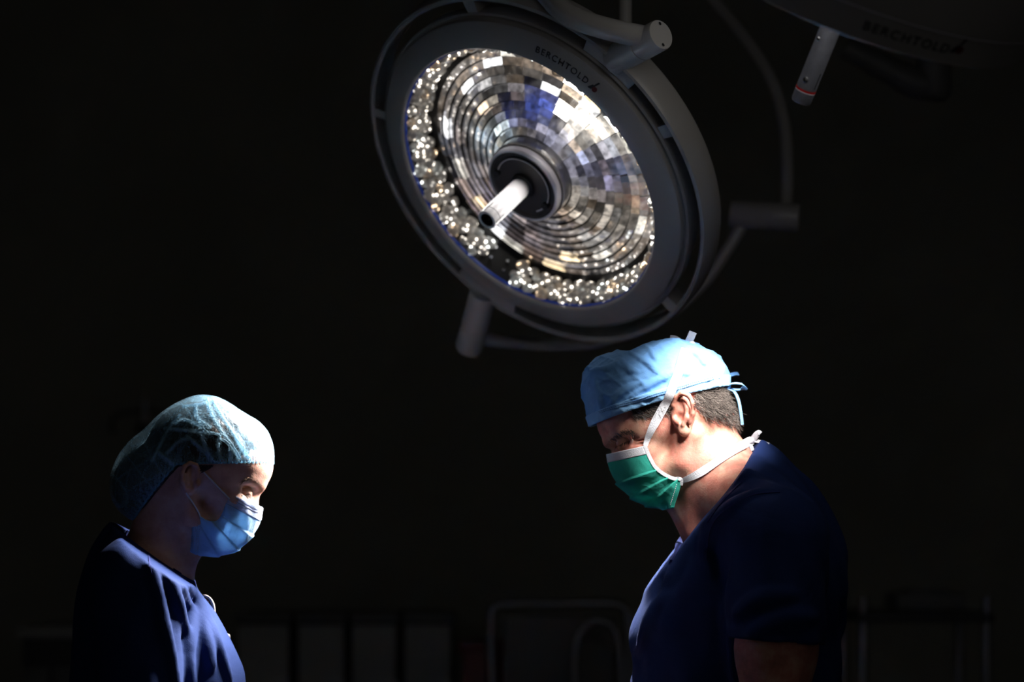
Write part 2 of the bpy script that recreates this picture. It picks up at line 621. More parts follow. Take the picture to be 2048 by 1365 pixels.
class Field:
    def __init__(self, xs, ys, zs):
        self.ax = (xs, ys, zs)
        self.d = np.full((len(xs), len(ys), len(zs)), 0.2, dtype=np.float32)

    def blk(self, lo, hi):
        sl = []
        for a, l, h in zip(self.ax, lo, hi):
            i = max(int(np.searchsorted(a, l)) - 1, 0)
            j = min(int(np.searchsorted(a, h)) + 1, len(a))
            if j <= i:
                return None, None
            sl.append(slice(i, j))
        X = self.ax[0][sl[0]][:, None, None]
        Y = self.ax[1][sl[1]][None, :, None]
        Z = self.ax[2][sl[2]][None, None, :]
        return tuple(sl), (X, Y, Z)

    def add(self, prim, k=0.0, infl=0.0):
        fn, lo, hi = prim
        pad = 0.03 + k + max(infl, 0)
        sl, P = self.blk([x - pad for x in lo], [x + pad for x in hi])
        if sl is None:
            return
        self.d[sl] = smin(self.d[sl], (fn(*P) - infl).astype(np.float32), k)

    def sub(self, prim, k=0.0):
        fn, lo, hi = prim
        pad = 0.02 + k
        sl, P = self.blk([x - pad for x in lo], [x + pad for x in hi])
        if sl is None:
            return
        self.d[sl] = smax(self.d[sl], (-fn(*P)).astype(np.float32), k)

    def full(self):
        return (self.ax[0][:, None, None], self.ax[1][None, :, None], self.ax[2][None, None, :])

    def verts_faces(self, smooth=2):
        d = self.d
        s = d < 0
        nx, ny, nz = d.shape
        c = np.zeros((nx - 1, ny - 1, nz - 1), dtype=np.int8)
        for i in (0, 1):
            for j in (0, 1):
                for k in (0, 1):
                    c += s[i:nx - 1 + i, j:ny - 1 + j, k:nz - 1 + k]
        mixed = (c > 0) & (c < 8)
        idx = np.argwhere(mixed)
        I, J, K = idx.T
        ax = self.ax
        pos = np.zeros((len(idx), 3), dtype=np.float64)
        cnt = np.zeros(len(idx))
        corners = [(i, j, k) for i in (0, 1) for j in (0, 1) for k in (0, 1)]
        for a in corners:
            for axn in range(3):
                if a[axn] == 0:
                    b = list(a)
                    b[axn] = 1
                    da = d[I + a[0], J + a[1], K + a[2]]
                    db = d[I + b[0], J + b[1], K + b[2]]
                    m = (da < 0) != (db < 0)
                    t = np.where(m, da / np.where(m, da - db, 1), 0)
                    pa = np.stack([ax[0][I + a[0]], ax[1][J + a[1]], ax[2][K + a[2]]], 1)
                    pb = np.stack([ax[0][I + b[0]], ax[1][J + b[1]], ax[2][K + b[2]]], 1)
                    pos += np.where(m[:, None], pa + (pb - pa) * t[:, None], 0)
                    cnt += m
        v = pos / cnt[:, None]
        vid = np.full(mixed.shape, -1, dtype=np.int64)
        vid[mixed] = np.arange(len(idx))
        faces = []
        for axn in range(3):
            a0 = [slice(None)] * 3
            a1 = [slice(None)] * 3
            a0[axn] = slice(0, -1)
            a1[axn] = slice(1, None)
            s0 = s[tuple(a0)]
            s1 = s[tuple(a1)]
            e = np.argwhere(s0 != s1)
            o1, o2 = [(1, 2), (2, 0), (0, 1)][axn]
            e = e[(e[:, o1] > 0) & (e[:, o2] > 0)]
            e = e[(e[:, o1] < d.shape[o1] - 1) & (e[:, o2] < d.shape[o2] - 1)]
            q = []
            for (u, w) in ((-1, -1), (0, -1), (0, 0), (-1, 0)):
                g = e.copy()
                g[:, o1] += u
                g[:, o2] += w
                q.append(vid[g[:, 0], g[:, 1], g[:, 2]])
            q = np.stack(q, 1)
            fl = ~s0[e[:, 0], e[:, 1], e[:, 2]]
            q[fl] = q[fl][:, ::-1]
            faces.append(q)
        f = np.concatenate(faces)
        f = f[(f >= 0).all(1)]
        for _ in range(smooth):
            acc = np.zeros_like(v)
            n = np.zeros(len(v))
            for a, b in ((0, 1), (1, 2), (2, 3), (3, 0)):
                np.add.at(acc, f[:, a], v[f[:, b]])
                np.add.at(n, f[:, a], 1)
                np.add.at(acc, f[:, b], v[f[:, a]])
                np.add.at(n, f[:, b], 1)
            n = np.maximum(n, 1)
            v = v * 0.5 + 0.5 * acc / n[:, None]
        return v, f

    def bvh(self, vf=None):
        v, f = vf or self.verts_faces()
        return BVHTree.FromPolygons(v.tolist(), f.tolist())


def ell(c, r, R=None):
    c = [float(x) for x in c]
    R = np.eye(3) if R is None else np.asarray(R, dtype=np.float64)
    r = [float(x) for x in r]

    def fn(X, Y, Z):
        x, y, z = X - c[0], Y - c[1], Z - c[2]
        q = [(R[0, i] * x + R[1, i] * y + R[2, i] * z) / r[i] for i in range(3)]
        k0 = np.sqrt(q[0] ** 2 + q[1] ** 2 + q[2] ** 2)
        k1 = np.sqrt((q[0] / r[0]) ** 2 + (q[1] / r[1]) ** 2 + (q[2] / r[2]) ** 2) + 1e-6
        return k0 * (k0 - 1) / k1
    e = [math.sqrt(sum((R[a, i] * r[i]) ** 2 for i in range(3))) for a in range(3)]
    return fn, [c[i] - e[i] for i in range(3)], [c[i] + e[i] for i in range(3)]


def cap(a, b, ra, rb):
    a = [float(x) for x in a]
    b = [float(x) for x in b]
    ab = [b[i] - a[i] for i in range(3)]
    L2 = sum(x * x for x in ab) + 1e-12

    def fn(X, Y, Z):
        t = np.clip(((X - a[0]) * ab[0] + (Y - a[1]) * ab[1] + (Z - a[2]) * ab[2]) / L2, 0, 1)
        return np.sqrt((X - a[0] - t * ab[0]) ** 2 + (Y - a[1] - t * ab[1]) ** 2 + (Z - a[2] - t * ab[2]) ** 2) - (ra + (rb - ra) * t)
    m = max(ra, rb)
    return fn, [min(a[i], b[i]) - m for i in range(3)], [max(a[i], b[i]) + m for i in range(3)]


def chain(F_, pts, rad, k, infl=0.0):
    for i in range(len(pts) - 1):
        F_.add(cap(pts[i], pts[i + 1], rad[i], rad[i + 1]), k, infl)


def side_plane(p1, p2, Y, keep):
    """signed distance to the plane through two photograph points (a line across the body); negative on the side of `keep`"""
    a, b, c = W(*p1, Y), W(*p2, Y), W(*keep, Y)
    t = (b - a).normalized()
    n = Vector((-t.z, 0, t.x))
    if (c - a).dot(n) > 0:
        n = -n
    return lambda X, Yv, Z: (X - a.x) * n.x + (Z - a.z) * n.z


def pitch(deg, sx):
    c, s = math.cos(math.radians(deg)), math.sin(math.radians(deg))
    return np.array([[sx * c, 0, sx * s], [0, 1, 0], [-s, 0, c]])


CAMP = Vector((0, 0, CAMZ))


def proj(bvhs, px, py, off=0.0):
    """where the line of sight through a pixel meets a surface already built"""
    d = (W(px, py, 1.0) - CAMP).normalized()
    best = None
    for b in bvhs:
        h = b.ray_cast(CAMP, d)
        if h[0] is not None and (best is None or h[3] < best[2]):
            n = h[1] if h[1].dot(d) < 0 else -h[1]
            best = (h[0] + n * off, n, h[3])
    return best


def proj_line(bvhs, pts, n, off):
    """a curve laid on a surface; returns points and normals"""
    q = catmull([Vector((p[0], p[1], 0)) for p in pts], n)
    P, Nn = [], []
    for c in q:
        h = proj(bvhs, c.x, c.y, off)
        if h:
            P.append(h[0])
            Nn.append(h[1])
    return P, Nn


def relax(P, it=3):
    for _ in range(it):
        P = [P[0]] + [(P[i - 1] + P[i] * 2 + P[i + 1]) / 4 for i in range(1, len(P) - 1)] + [P[-1]]
    return P


def relax_n(Nn, it=10):
    for _ in range(it):
        Nn = [Nn[0]] + [(Nn[i - 1] + Nn[i] * 2 + Nn[i + 1]).normalized() for i in range(1, len(Nn) - 1)] + [Nn[-1]]
    return Nn


def strands(pts, dirs, length, rad, seg=4, curl=0.0):
    """many thin tapering hairs in one mesh"""
    mb = MB()
    for p, d in zip(pts, dirs):
        l = length * random.uniform(0.6, 1.3)
        side = Vector((random.gauss(0, 1), random.gauss(0, 1), random.gauss(0, 1))) * curl
        q = [p + d * (l * t / seg) + side * (l * (t / seg) ** 2) for t in range(seg + 1)]
        mb.tube(q, [rad * (1 - 0.8 * t / seg) for t in range(seg + 1)], n=4)
    return mb


# ------------------------------------------------------------------ the room
def struct(name, mb, m):
    o = mb.build(name, m, smooth=False)
    o['kind'] = 'structure'
    return o


struct('floor', MB().box((0, 3.6, -0.05), (8.0, 7.6, 0.1)), M['floor'])
struct('ceiling', MB().box((0, 3.6, 3.25), (8.0, 7.6, 0.1)), M['ceiling'])
struct('wall_back', MB().box((0, 7.45, 1.6), (8.0, 0.1, 3.4)), M['wall'])
struct('wall_left', MB().box((-4.05, 3.6, 1.6), (0.1, 7.6, 3.4)), M['wall'])
struct('wall_right', MB().box((4.05, 3.6, 1.6), (0.1, 7.6, 3.4)), M['wall'])
struct('baseboard_back', MB().box((0, 7.385, 0.06), (8.0, 0.03, 0.12)), M['cab_frame'])


# ------------------------------------------------------------------ surgical lamps
def basis(n, e2):
    n = n.normalized()
    e2 = (e2 - e2.dot(n) * n).normalized()
    e1 = n.cross(e2)
    m = Matrix.Identity(4)
    for i, a in enumerate((e2, e1, n)):
        for r in range(3):
            m[r][i] = a[r]
    return m


def text_on_ring(text, size, r0, z0, slope, th_mid, mtx, flip=1, spacing=1.25):
    """lettering wrapped round a conical ring; returns a mesh builder"""
    cu = bpy.data.curves.new('lettering', 'FONT')
    cu.body = text
    cu.size = size
    cu.align_x = 'CENTER'
    cu.space_character = spacing
    cu.extrude = 0.0004
    ob = bpy.data.objects.new('lettering_tmp', cu)
    col.objects.link(ob)
    dg = bpy.context.evaluated_depsgraph_get()
    me = ob.evaluated_get(dg).to_mesh()
    mb = MB()
    v = []
    for p in me.vertices:
        lift = p.co.z + 0.0007
        r = r0 + p.co.y * math.cos(slope) + lift * math.sin(slope)
        z = z0 - p.co.y * math.sin(slope) + lift * math.cos(slope)
        th = th_mid - flip * p.co.x / r0
        v.append(mtx @ Vector((r * math.cos(th), r * math.sin(th), z)))
    mb.add(v, [tuple(pl.vertices) for pl in me.polygons])
    w = max(p.co.x for p in me.vertices)
    ob.evaluated_get(dg).to_mesh_clear()
    bpy.data.objects.remove(ob)
    bpy.data.curves.remove(cu)
    return mb, w


def ring_patch(shape, r0, z0, slope, th_mid, mtx, lift=0.0008):
    """flat outline in (along, across) metres printed on a conical ring"""
    v = []
    for x, y in shape:
        r = r0 + y * math.cos(slope) + lift * math.sin(slope)
        z = z0 - y * math.sin(slope) + lift * math.cos(slope)
        th = th_mid - x / r0
        v.append(mtx @ Vector((r * math.cos(th), r * math.sin(th), z)))
    return v


def emblem(parent, r0, z0, slope, th, mtx, s):
    """small mark after the lettering: a slanted stroke, a foot and a red drop"""
    mb = MB()
    for shp in ([(0, -.5), (.22, -.5), (.75, .9), (.5, .9)], [(-.3, -.5), (.0, -.55), (.3, .15), (.1, .2)]):
        mb.add(ring_patch([(a * s, b * s) for a, b in shp], r0, z0, slope, th, mtx), [(0, 1, 2, 3)])
    mb.build('emblem_stroke', M['print'], parent, smooth=False)['kind'] = 'stuff'
    k = 20
    mb = MB()
    mb.add(ring_patch([(.62 * s + .36 * s * math.cos(2 * math.pi * i / k), -.2 * s + .36 * s * math.sin(2 * math.pi * i / k)) for i in range(k)], r0, z0, slope, th, mtx), [tuple(range(k))])
    mb.build('emblem_drop', M['print_red'], parent, smooth=False)


def add_spots(parent, mtx, target, n, r, power, size_deg, zoff, blend=0.6, src=0.035):
    for i in range(n):
        th = 2 * math.pi * (i + 0.5) / n
        p = mtx @ Vector((r * math.cos(th), r * math.sin(th), zoff))
        ld = bpy.data.lights.new('lamp_or_fill_spot', 'SPOT')
        ld.energy = power
        ld.color = (1.0, 0.97, 0.94)
        ld.spot_size = math.radians(size_deg)
        ld.spot_blend = blend
        ld.shadow_soft_size = src
        o = bpy.data.objects.new('lamp_or_fill_spot', ld)
        o.location = p
        o.rotation_euler = (target - p).to_track_quat('-Z', 'Y').to_euler()
        col.objects.link(o)
        o.parent = parent
        o.matrix_parent_inverse = parent.matrix_basis.inverted()


# ---- lamp over the left person: faces the camera at a slant
LA_Y = 4.07
LA_C = W(1050, 367, LA_Y)
vdir = (CAMP - LA_C).normalized()
sdir = Vector((-0.72, 0, -0.69))
sdir = (sdir - sdir.dot(vdir) * vdir).normalized()
LA_N = (vdir * 0.66 + sdir * 0.751).normalized()
LA_M = Matrix.Translation(LA_C) @ basis(LA_N, Vector((0.69, 0, -0.72))) @ Matrix.Scale(LA_Y / 4.2, 4)
LA_I = LA_M.inverted()


def la_angle(px, py, z=0.0):
    """angle round the lamp of the point of its plane (height z) at a pixel"""
    o = LA_I @ CAMP
    d = LA_I.to_3x3() @ (W(px, py, 1.0) - CAMP)
    t = (z - o.z) / d.z
    p = o + d * t
    return math.atan2(p.y, p.x), math.hypot(p.x, p.y)


lampA = empty('surgical_lamp', LA_C, 'large round lit surgical lamp with faceted mirror reflector and grey rim', 'lamp', 'ceiling surgical lamps')
MB().lathe([(0.259, -0.014), (0.260, -0.002), (0.263, 0.001), (0.268, 0.001), (0.302, -0.011), (0.305, -0.014), (0.306, -0.024), (0.311, -0.025),
            (0.312, -0.021), (0.315, -0.024), (0.314, -0.05), (0.306, -0.075), (0.28, -0.098), (0.22, -0.125), (0.12, -0.14), (0.0, -0.145)],
           n=160, mtx=LA_M).build('housing', M['lamp_body'], lampA)
MB().lathe([(0.337, -0.024), (0.341, -0.020), (0.346, -0.022), (0.349, -0.03), (0.349, -0.072), (0.345, -0.080), (0.340, -0.078), (0.337, -0.068)],
           n=160, mtx=LA_M, closed=True).build('outer_ring', M['lamp_body'], lampA)
for (px, py, half) in ((955, 40, 2.0), (1320, 265, 2.0), (1340, 605, 2.0), (755, 222, 1.6), (975, 585, 11.0), (1222, 125, 9.0)):
    a, _ = la_angle(px, py, -0.03)
    h = math.radians(half)
    MB().lathe([(0.311, -0.026), (0.339, -0.024), (0.339, -0.05), (0.311, -0.06)], n=12, a0=a - h, a1=a + h, mtx=LA_M, closed=True).build('spoke', M['lamp_body'], lampA)

# reflector: backing cone, ten rings of thirty facets
cone = [(0.074, -0.036), (0.233, -0.066), (0.250, -0.066), (0.262, -0.012)]
refl = MB().lathe(cone, n=120, mtx=LA_M).build('reflector', M['lamp_black'], lampA)
R0, R1, NR, NC = 0.077, 0.231, 10, 30
blobs = [  # reflections painted across the reflector as glow: px, py, radius, colour
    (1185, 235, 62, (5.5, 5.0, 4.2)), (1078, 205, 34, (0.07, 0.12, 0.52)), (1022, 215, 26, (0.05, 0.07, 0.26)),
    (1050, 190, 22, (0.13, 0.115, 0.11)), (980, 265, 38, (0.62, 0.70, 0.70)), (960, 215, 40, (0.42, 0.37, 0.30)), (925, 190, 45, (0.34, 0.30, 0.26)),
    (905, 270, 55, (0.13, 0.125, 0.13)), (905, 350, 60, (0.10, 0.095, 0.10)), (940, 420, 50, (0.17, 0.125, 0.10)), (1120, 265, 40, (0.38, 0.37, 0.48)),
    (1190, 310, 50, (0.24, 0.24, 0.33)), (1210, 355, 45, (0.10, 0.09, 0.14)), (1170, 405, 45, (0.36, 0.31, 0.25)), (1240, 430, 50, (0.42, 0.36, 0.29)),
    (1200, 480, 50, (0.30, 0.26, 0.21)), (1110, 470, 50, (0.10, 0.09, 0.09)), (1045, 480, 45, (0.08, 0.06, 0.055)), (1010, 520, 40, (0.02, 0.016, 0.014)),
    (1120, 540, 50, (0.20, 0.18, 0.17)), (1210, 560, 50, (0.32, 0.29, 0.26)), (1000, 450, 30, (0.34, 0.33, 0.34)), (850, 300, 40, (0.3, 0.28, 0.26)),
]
for i in range(NR):
    ra = R0 + (R1 - R0) * i / NR + 0.0006
    rb = R0 + (R1 - R0) * (i + 1) / NR - 0.0026
    dz = lambda r: -0.036 - (r - 0.074) * (0.030 / 0.159)
    hw = math.pi / NC * 0.965
    za, zb = dz(ra) + 0.0060, dz(rb) + 0.0015
    fm = MB()
    steps = 3
    top = []
    for s in range(steps + 1):
        th = -hw + 2 * hw * s / steps
        top += [(ra * math.cos(th), ra * math.sin(th), za), (rb * math.cos(th), rb * math.sin(th), zb)]
    low = [(x, y, z - 0.004) for x, y, z in top]
    nt = len(top)
    f = []
    for s in range(steps):
        b0 = s * 2
        f.append((b0, b0 + 1, b0 + 3, b0 + 2))
    f.append((1, nt + 1, nt + 3, 3)); f.append((3, nt + 3, nt + 5, 5)); f.append((5, nt + 5, nt + 7, 7))
    f.append((0, nt, nt + 1, 1)); f.append((6, 7, nt + 7, nt + 6)); f.append((0, 2, nt + 2, nt)); f.append((2, 4, nt + 4, nt + 2)); f.append((4, 6, nt + 6, nt + 4))
    fm.add(top + low, f)
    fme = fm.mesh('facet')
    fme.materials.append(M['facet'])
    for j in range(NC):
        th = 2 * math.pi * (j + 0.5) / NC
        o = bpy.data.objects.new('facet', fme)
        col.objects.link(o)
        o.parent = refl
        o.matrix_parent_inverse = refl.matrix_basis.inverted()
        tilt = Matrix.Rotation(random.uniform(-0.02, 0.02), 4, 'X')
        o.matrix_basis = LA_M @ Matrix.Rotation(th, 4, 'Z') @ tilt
        rm = (ra + rb) / 2
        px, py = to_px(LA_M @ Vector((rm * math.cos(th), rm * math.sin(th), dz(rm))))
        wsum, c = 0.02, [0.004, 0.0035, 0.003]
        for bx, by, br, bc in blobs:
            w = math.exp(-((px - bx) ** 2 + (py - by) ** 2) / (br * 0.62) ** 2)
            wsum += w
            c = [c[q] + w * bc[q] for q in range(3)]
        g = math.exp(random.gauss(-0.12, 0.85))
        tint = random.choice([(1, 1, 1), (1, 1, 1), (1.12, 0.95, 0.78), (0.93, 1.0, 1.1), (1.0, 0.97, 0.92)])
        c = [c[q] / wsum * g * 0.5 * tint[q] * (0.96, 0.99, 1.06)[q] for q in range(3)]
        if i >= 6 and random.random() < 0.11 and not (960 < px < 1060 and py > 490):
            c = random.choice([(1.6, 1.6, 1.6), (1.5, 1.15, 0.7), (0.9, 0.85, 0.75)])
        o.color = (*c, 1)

# ring of moulded lenses on the steep wall of the bowl
lens_ring = MB().lathe([(0.2475, -0.060), (0.2585, -0.0125), (0.2600, -0.0125), (0.2500, -0.062)], n=120, mtx=LA_M, closed=True).build('lens_ring', M['lamp_black'], lampA)
bm = bmesh.new()
bmesh.ops.create_icosphere(bm, subdivisions=2, radius=1.0)
for v_ in bm.verts:
    v_.co *= random.uniform(0.86, 1.08)
lens_me = bpy.data.meshes.new('lens')
bm.to_mesh(lens_me)
bm.free()
lens_me.materials.append(M['lens'])
gap_a, _ = la_angle(985, 548, -0.03)
for row in range(4):
    zz = -0.055 + 0.0125 * row + random.uniform(-0.002, 0.002)
    rr = 0.2478 + 0.0030 * row
    nb = 62
    for j in range(nb):
        th = 2 * math.pi * (j + 0.5 * (row % 2)) / nb
        dth = (th - gap_a + math.pi) % (2 * math.pi) - math.pi
        if abs(dth) < 0.135:
            continue
        o = bpy.data.objects.new('lens', lens_me)
        col.objects.link(o)
        o.parent = lens_ring
        s = 0.0105 * random.uniform(0.75, 1.3)
        o.matrix_basis = LA_M @ Matrix.Rotation(th, 4, 'Z') @ Matrix.Translation((rr - 0.003, random.uniform(-0.003, 0.003), zz + random.uniform(-0.003, 0.003))) @ Matrix.Rotation(random.uniform(0, 6), 4, 'X') @ Matrix.Diagonal((s * 0.75, s, s * 1.05, 1))
        k = random.choice([(1, 1, 1), (1, 0.97, 0.92), (1.1, 0.85, 0.6), (0.9, 1, 1.05), (0.6, 0.57, 0.53), (0.8, 0.78, 0.75)])
        g = random.uniform(0.5, 1.4)
        o.color = (k[0] * g, k[1] * g, k[2] * g, 1)
# screws on the dark gap of the lens ring
for a_, z_ in ((-0.06, -0.03), (0.05, -0.045), (0.08, -0.022), (-0.09, -0.055)):
    p = LA_M @ Matrix.Rotation(gap_a + a_, 4, 'Z') @ Vector((0.2505, 0, z_))
    q = LA_M @ Matrix.Rotation(gap_a + a_, 4, 'Z') @ Vector((0.2450, 0, z_ + 0.001))
    MB().tube([p, q], 0.003, n=10).build('screw', M['chrome'], lens_ring)
MB().lathe([(0.2605, -0.0125), (0.2575, -0.0115), (0.2575, -0.007), (0.2605, -0.006)], n=140, mtx=LA_M, closed=True).build('seal_ring', M['blue_seal'], lampA)
MB().lathe([(0.066, -0.0035), (0.2595, -0.0035), (0.2595, -0.0050), (0.066, -0.0050)], n=120, mtx=LA_M, closed=True).build('cover_pane', M['pane'], lampA)

# hub, handle
MB().lathe([(0.075, -0.046), (0.075, -0.008), (0.0745, -0.007)], n=64, mtx=LA_M).build('bulb_cylinder', M['cyl_glass'], lampA)
hub = MB().lathe([(0.062, 0.0), (0.0715, -0.006), (0.0725, -0.003), (0.0725, 0.006), (0.070, 0.009), (0.067, 0.0095), (0.066, 0.004)], n=80, mtx=LA_M).build('hub_ring', M['hub_ring'], lampA)
hub_face = MB().lathe([(0.067, 0.0085), (0.063, 0.0075), (0.0605, 0.0035), (0.056, 0.0032), (0.0545, 0.006), (0.0, 0.0062)], n=80, mtx=LA_M).build('hub_face', M['hub_face'], lampA)
a1, r1 = la_angle(991, 342, 0.006)
a2, r2 = la_angle(1079, 399, 0.006)
if a1 < a2:
    a1 += 2 * math.pi
MB().lathe([(0.0520, 0.0062), (0.0522, 0.0074), (0.0538, 0.0074), (0.0540, 0.0062)], n=50, a0=a2 - 0.55, a1=a1, mtx=LA_M, closed=True).build('arc_line', M['hub_ring'], hub_face)
for a_ in (a1, a2):
    c_ = Matrix.Rotation(a_, 4, 'Z') @ Vector((0.053, 0, 0))
    MB().tube([LA_M @ (c_ + Vector((0, 0, 0.005))), LA_M @ (c_ + Vector((0, 0, 0.0125)))], 0.0062, n=20).build('stud', M['lamp_black'], hub_face)
HM = LA_M
MB().lathe([(0.0225, 0.006), (0.0225, 0.010), (0.0195, 0.012), (0.0, 0.012)], n=40, mtx=HM).build('handle_collar', M['lamp_dark'], lampA)
handle = MB().lathe([(0.0, 0.012), (0.0165, 0.012), (0.0180, 0.018), (0.0180, 0.117), (0.0172, 0.120), (0.0125, 0.120), (0.0122, 0.117), (0.0122, 0.085), (0.0, 0.085)], n=48, mtx=HM).build('handle', M['handle_white'], lampA)
MB().lathe([(0.0120, 0.0862), (0.0120, 0.1192), (0.01235, 0.1192), (0.01235, 0.0862)], n=36, mtx=HM, closed=True).build('handle_bore', M['lamp_black'], handle)
MB().lathe([(0.0, 0.0856), (0.0120, 0.0856)], n=36, mtx=HM).build('bore_floor', M['lamp_black'], handle)
MB().tube([HM @ Vector((0.002, -0.003, 0.086)), HM @ Vector((0.002, -0.003, 0.112))], 0.0028, n=12).build('bore_pin', M['chrome'], handle)
MB().lathe([(0.0181, 0.1055), (0.01835, 0.1055), (0.01835, 0.1063), (0.0181, 0.1063)], n=48, mtx=HM, closed=True).build('mark_line', M['lamp_black'], handle)
for th in (0.6, 2.4, 4.3):
    q = Matrix.Rotation(th, 4, 'Z')
    MB().tube([HM @ q @ Vector((0.0180, 0, 0.093)), HM @ q @ Vector((0.0180, 0, 0.118))], 0.0006, n=6).build('mark_line', M['lamp_black'], handle)

# lettering on the front bezel
slope = math.atan2(0.012, 0.034)
ta, tr = la_angle(1118, 152, -0.006)
lt, wmax = text_on_ring('BERCHTOLD', 0.0155, 0.2795, -0.0030, slope, ta, LA_M)
lt.build('lettering', M['print'], lampA, smooth=False)['kind'] = 'stuff'
emblem(lampA, 0.2845, -0.0048, slope, ta - (wmax + 0.008) / 0.28, LA_M, 0.0135)

# joints and arms
ang_a, _ = la_angle(1222, 120, -0.03)
zc = -0.050
da = LA_M.to_3x3() @ Vector((math.cos(ang_a), math.sin(ang_a), 0))
ring_c = LA_M @ Vector((0, 0, zc))
da_ring = da.copy()


def joint(p0, p1, r, name='joint', m='lamp_arm'):
    d = (p1 - p0)
    t = d.normalized()
    pts = [p0, p0 + t * 0.003, p0 + d * 0.58, p0 + d * 0.585, p0 + d * 0.6, p0 + d * 0.605, p1 - t * 0.003, p1]
    return MB().tube(pts, [r * 0.97, r, r, r * 0.95, r * 0.95, r, r, r * 0.95], n=36).build(name, M[m], lampA)


yja = (ring_c + da * 0.335).y
JA0, JA1 = W(1228, 121, yja), W(1322, 69, yja - 0.085)
da = (JA1 - JA0).normalized()
ja = joint(JA0, JA1, 0.0245)
up_l = (Vector((0, 0, 1)) - Vector((0, 0, 1)).dot(da) * da).normalized()
for s_ in (1, -1):
    q = JA1 + up_l * (0.0175 * s_)
    MB().tube([q - da * 0.001, q + da * 0.0015], 0.0028, n=10).build('screw', M['chrome'], ja)
ym = JA1.y + 0.012
pts = catmull([W(1312, 78, ym), W(1240, 64, ym + 0.01), W(1175, 46, ym + 0.03), W(1130, 25, ym + 0.05), W(1095, -10, ym + 0.08), W(1060, -60, ym + 0.1), W(1040, -130, ym + 0.12)], 40)
MB().tube(pts + [Vector((pts[-1].x - 0.02, pts[-1].y + 0.02, 3.2))], 0.0175, n=24).build('upper_arm', M['lamp_arm'], lampA)
pv = W(1250, 55, 4.05)
MB().tube([pv, Vector((pv.x, pv.y, 3.2))], 0.0115, n=20).build('vertical_tube', M['lamp_arm'], lampA)
# rear joint hangs from the rim towards the back
JC0, JC1 = W(968, 585, (ring_c - da_ring * 0.327).y), W(938, 697, (ring_c - da_ring * 0.44).y)
jc = joint(JC0, JC1, 0.026)
dn = (CAMP - JC1).normalized()
c_ = W(953, 670, JC1.y - 0.035)
MB().tube([c_ + dn * -0.012, c_ + dn * 0.006], 0.0065, n=18).build('indicator', M['red'], jc)
c_ = W(961, 655, JC1.y - 0.037)
MB().tube([c_ + dn * -0.012, c_ + dn * 0.006], 0.005, n=14).build('hole_plug', M['lamp_black'], jc)
y0 = JC1.y
yoke = catmull([W(950, 675, y0 - 0.01), W(1010, 684, y0 + 0.02), W(1100, 690, y0 + 0.09), W(1200, 684, y0 + 0.16), W(1310, 645, y0 + 0.2), W(1400, 575, y0 + 0.22), W(1455, 500, y0 + 0.22), W(1492, 438, y0 + 0.22)], 60)
MB().tube(yoke, 0.0125, n=20).build('yoke', M['lamp_arm'], lampA)
yb = y0 + 0.22
joint(W(1463, 428, yb), W(1600, 436, yb - 0.03), 0.027)
MB().tube(catmull([W(1572, 425, yb), W(1574, 330, yb + 0.02), W(1568, 245, yb + 0.03), W(1545, 165, yb + 0.05), W(1500, 90, yb + 0.07), W(1440, 15, yb + 0.1), W(1380, -60, yb + 0.12), W(1340, -140, yb + 0.12)], 50) + [Vector((0.30, yb + 0.12, 3.2))], 0.0125, n=20).build('rear_arm', M['lamp_arm'], lampA)

WOMAN_T = W(486, 990, YM)
add_spots(lampA, LA_M, WOMAN_T, 10, 0.17, LAMP_A_POWER, 30, 0.004, blend=1.0)
add_spots(lampA, LA_M @ Matrix.Rotation(la_angle(1240, 540)[0] - math.pi, 4, 'Z'), W(1278, 1320, YM), 1, 0.2, LAMP_A_POWER * 3.0, 26, 0.004, blend=1.0)  # extra spill spot, added to brighten the right person's front

add_spots(lampA, LA_M, LA_M @ Vector((0, 0, 0.075)), 6, 0.16, 0.9, 40, 0.003, blend=1.0, src=0.02)  # small fill spots added to whiten the handle

# ---- lamp over the right person: nearly edge-on, its face turned away and down
LB_C = W(1696, -30, 3.36)
ub = (LB_C - CAMP).normalized()
sb = Vector((-0.375, 0, -0.927))
sb = (sb - sb.dot(ub) * ub).normalized()
LB_N = (sb * math.cos(math.radians(13)) + ub * math.sin(math.radians(13))).normalized()
LB_M = Matrix.Translation(LB_C) @ basis(LB_N, Vector((0.9, 0.1, -0.36)))
LB_I = LB_M.inverted()
lampB = empty('surgical_lamp', LB_C, 'dark surgical lamp seen edge-on with hanging metal handle and red ring', 'lamp', 'ceiling surgical lamps')
MB().lathe([(0.255, -0.010), (0.257, 0.0), (0.260, 0.002), (0.263, 0.0), (0.2725, -0.041), (0.2735, -0.043), (0.277, -0.043), (0.279, -0.046), (0.279, -0.052),
            (0.305, -0.115), (0.306, -0.125), (0.30, -0.132), (0.30, -0.150), (0.305, -0.155), (0.30, -0.19), (0.25, -0.23), (0.14, -0.25), (0, -0.255)],
           n=160, mtx=LB_M).build('housing', M['lamp_body'], lampB)
MB().lathe([(0.03, -0.006), (0.2565, -0.006)], n=100, mtx=LB_M).build('lit_pane', M['lit_glass'], lampB)
MB().lathe([(0.2735, -0.0425), (0.2755, -0.0415), (0.2775, -0.0425), (0.2775, -0.0445), (0.2735, -0.0445)], n=160, mtx=LB_M, closed=True).build('trim_highlight_ring', M['hub_ring'], lampB)  # ring coloured pale to paint in the edge highlight


def lb_angle(px, py, r):
    """angle at which the ring of radius r passes nearest to a pixel on the camera's side"""
    best = None
    for i in range(720):
        th = 2 * math.pi * i / 720
        p = LB_M @ Vector((r * math.cos(th), r * math.sin(th), -0.02))
        if p.y < LB_C.y:
            q = to_px(p)
            e = (q[0] - px) ** 2
            if best is None or e < best[0]:
                best = (e, th)
    return best[1]


slb = math.atan2(0.041, 0.0095)
tb = lb_angle(1815, 95, 0.268)
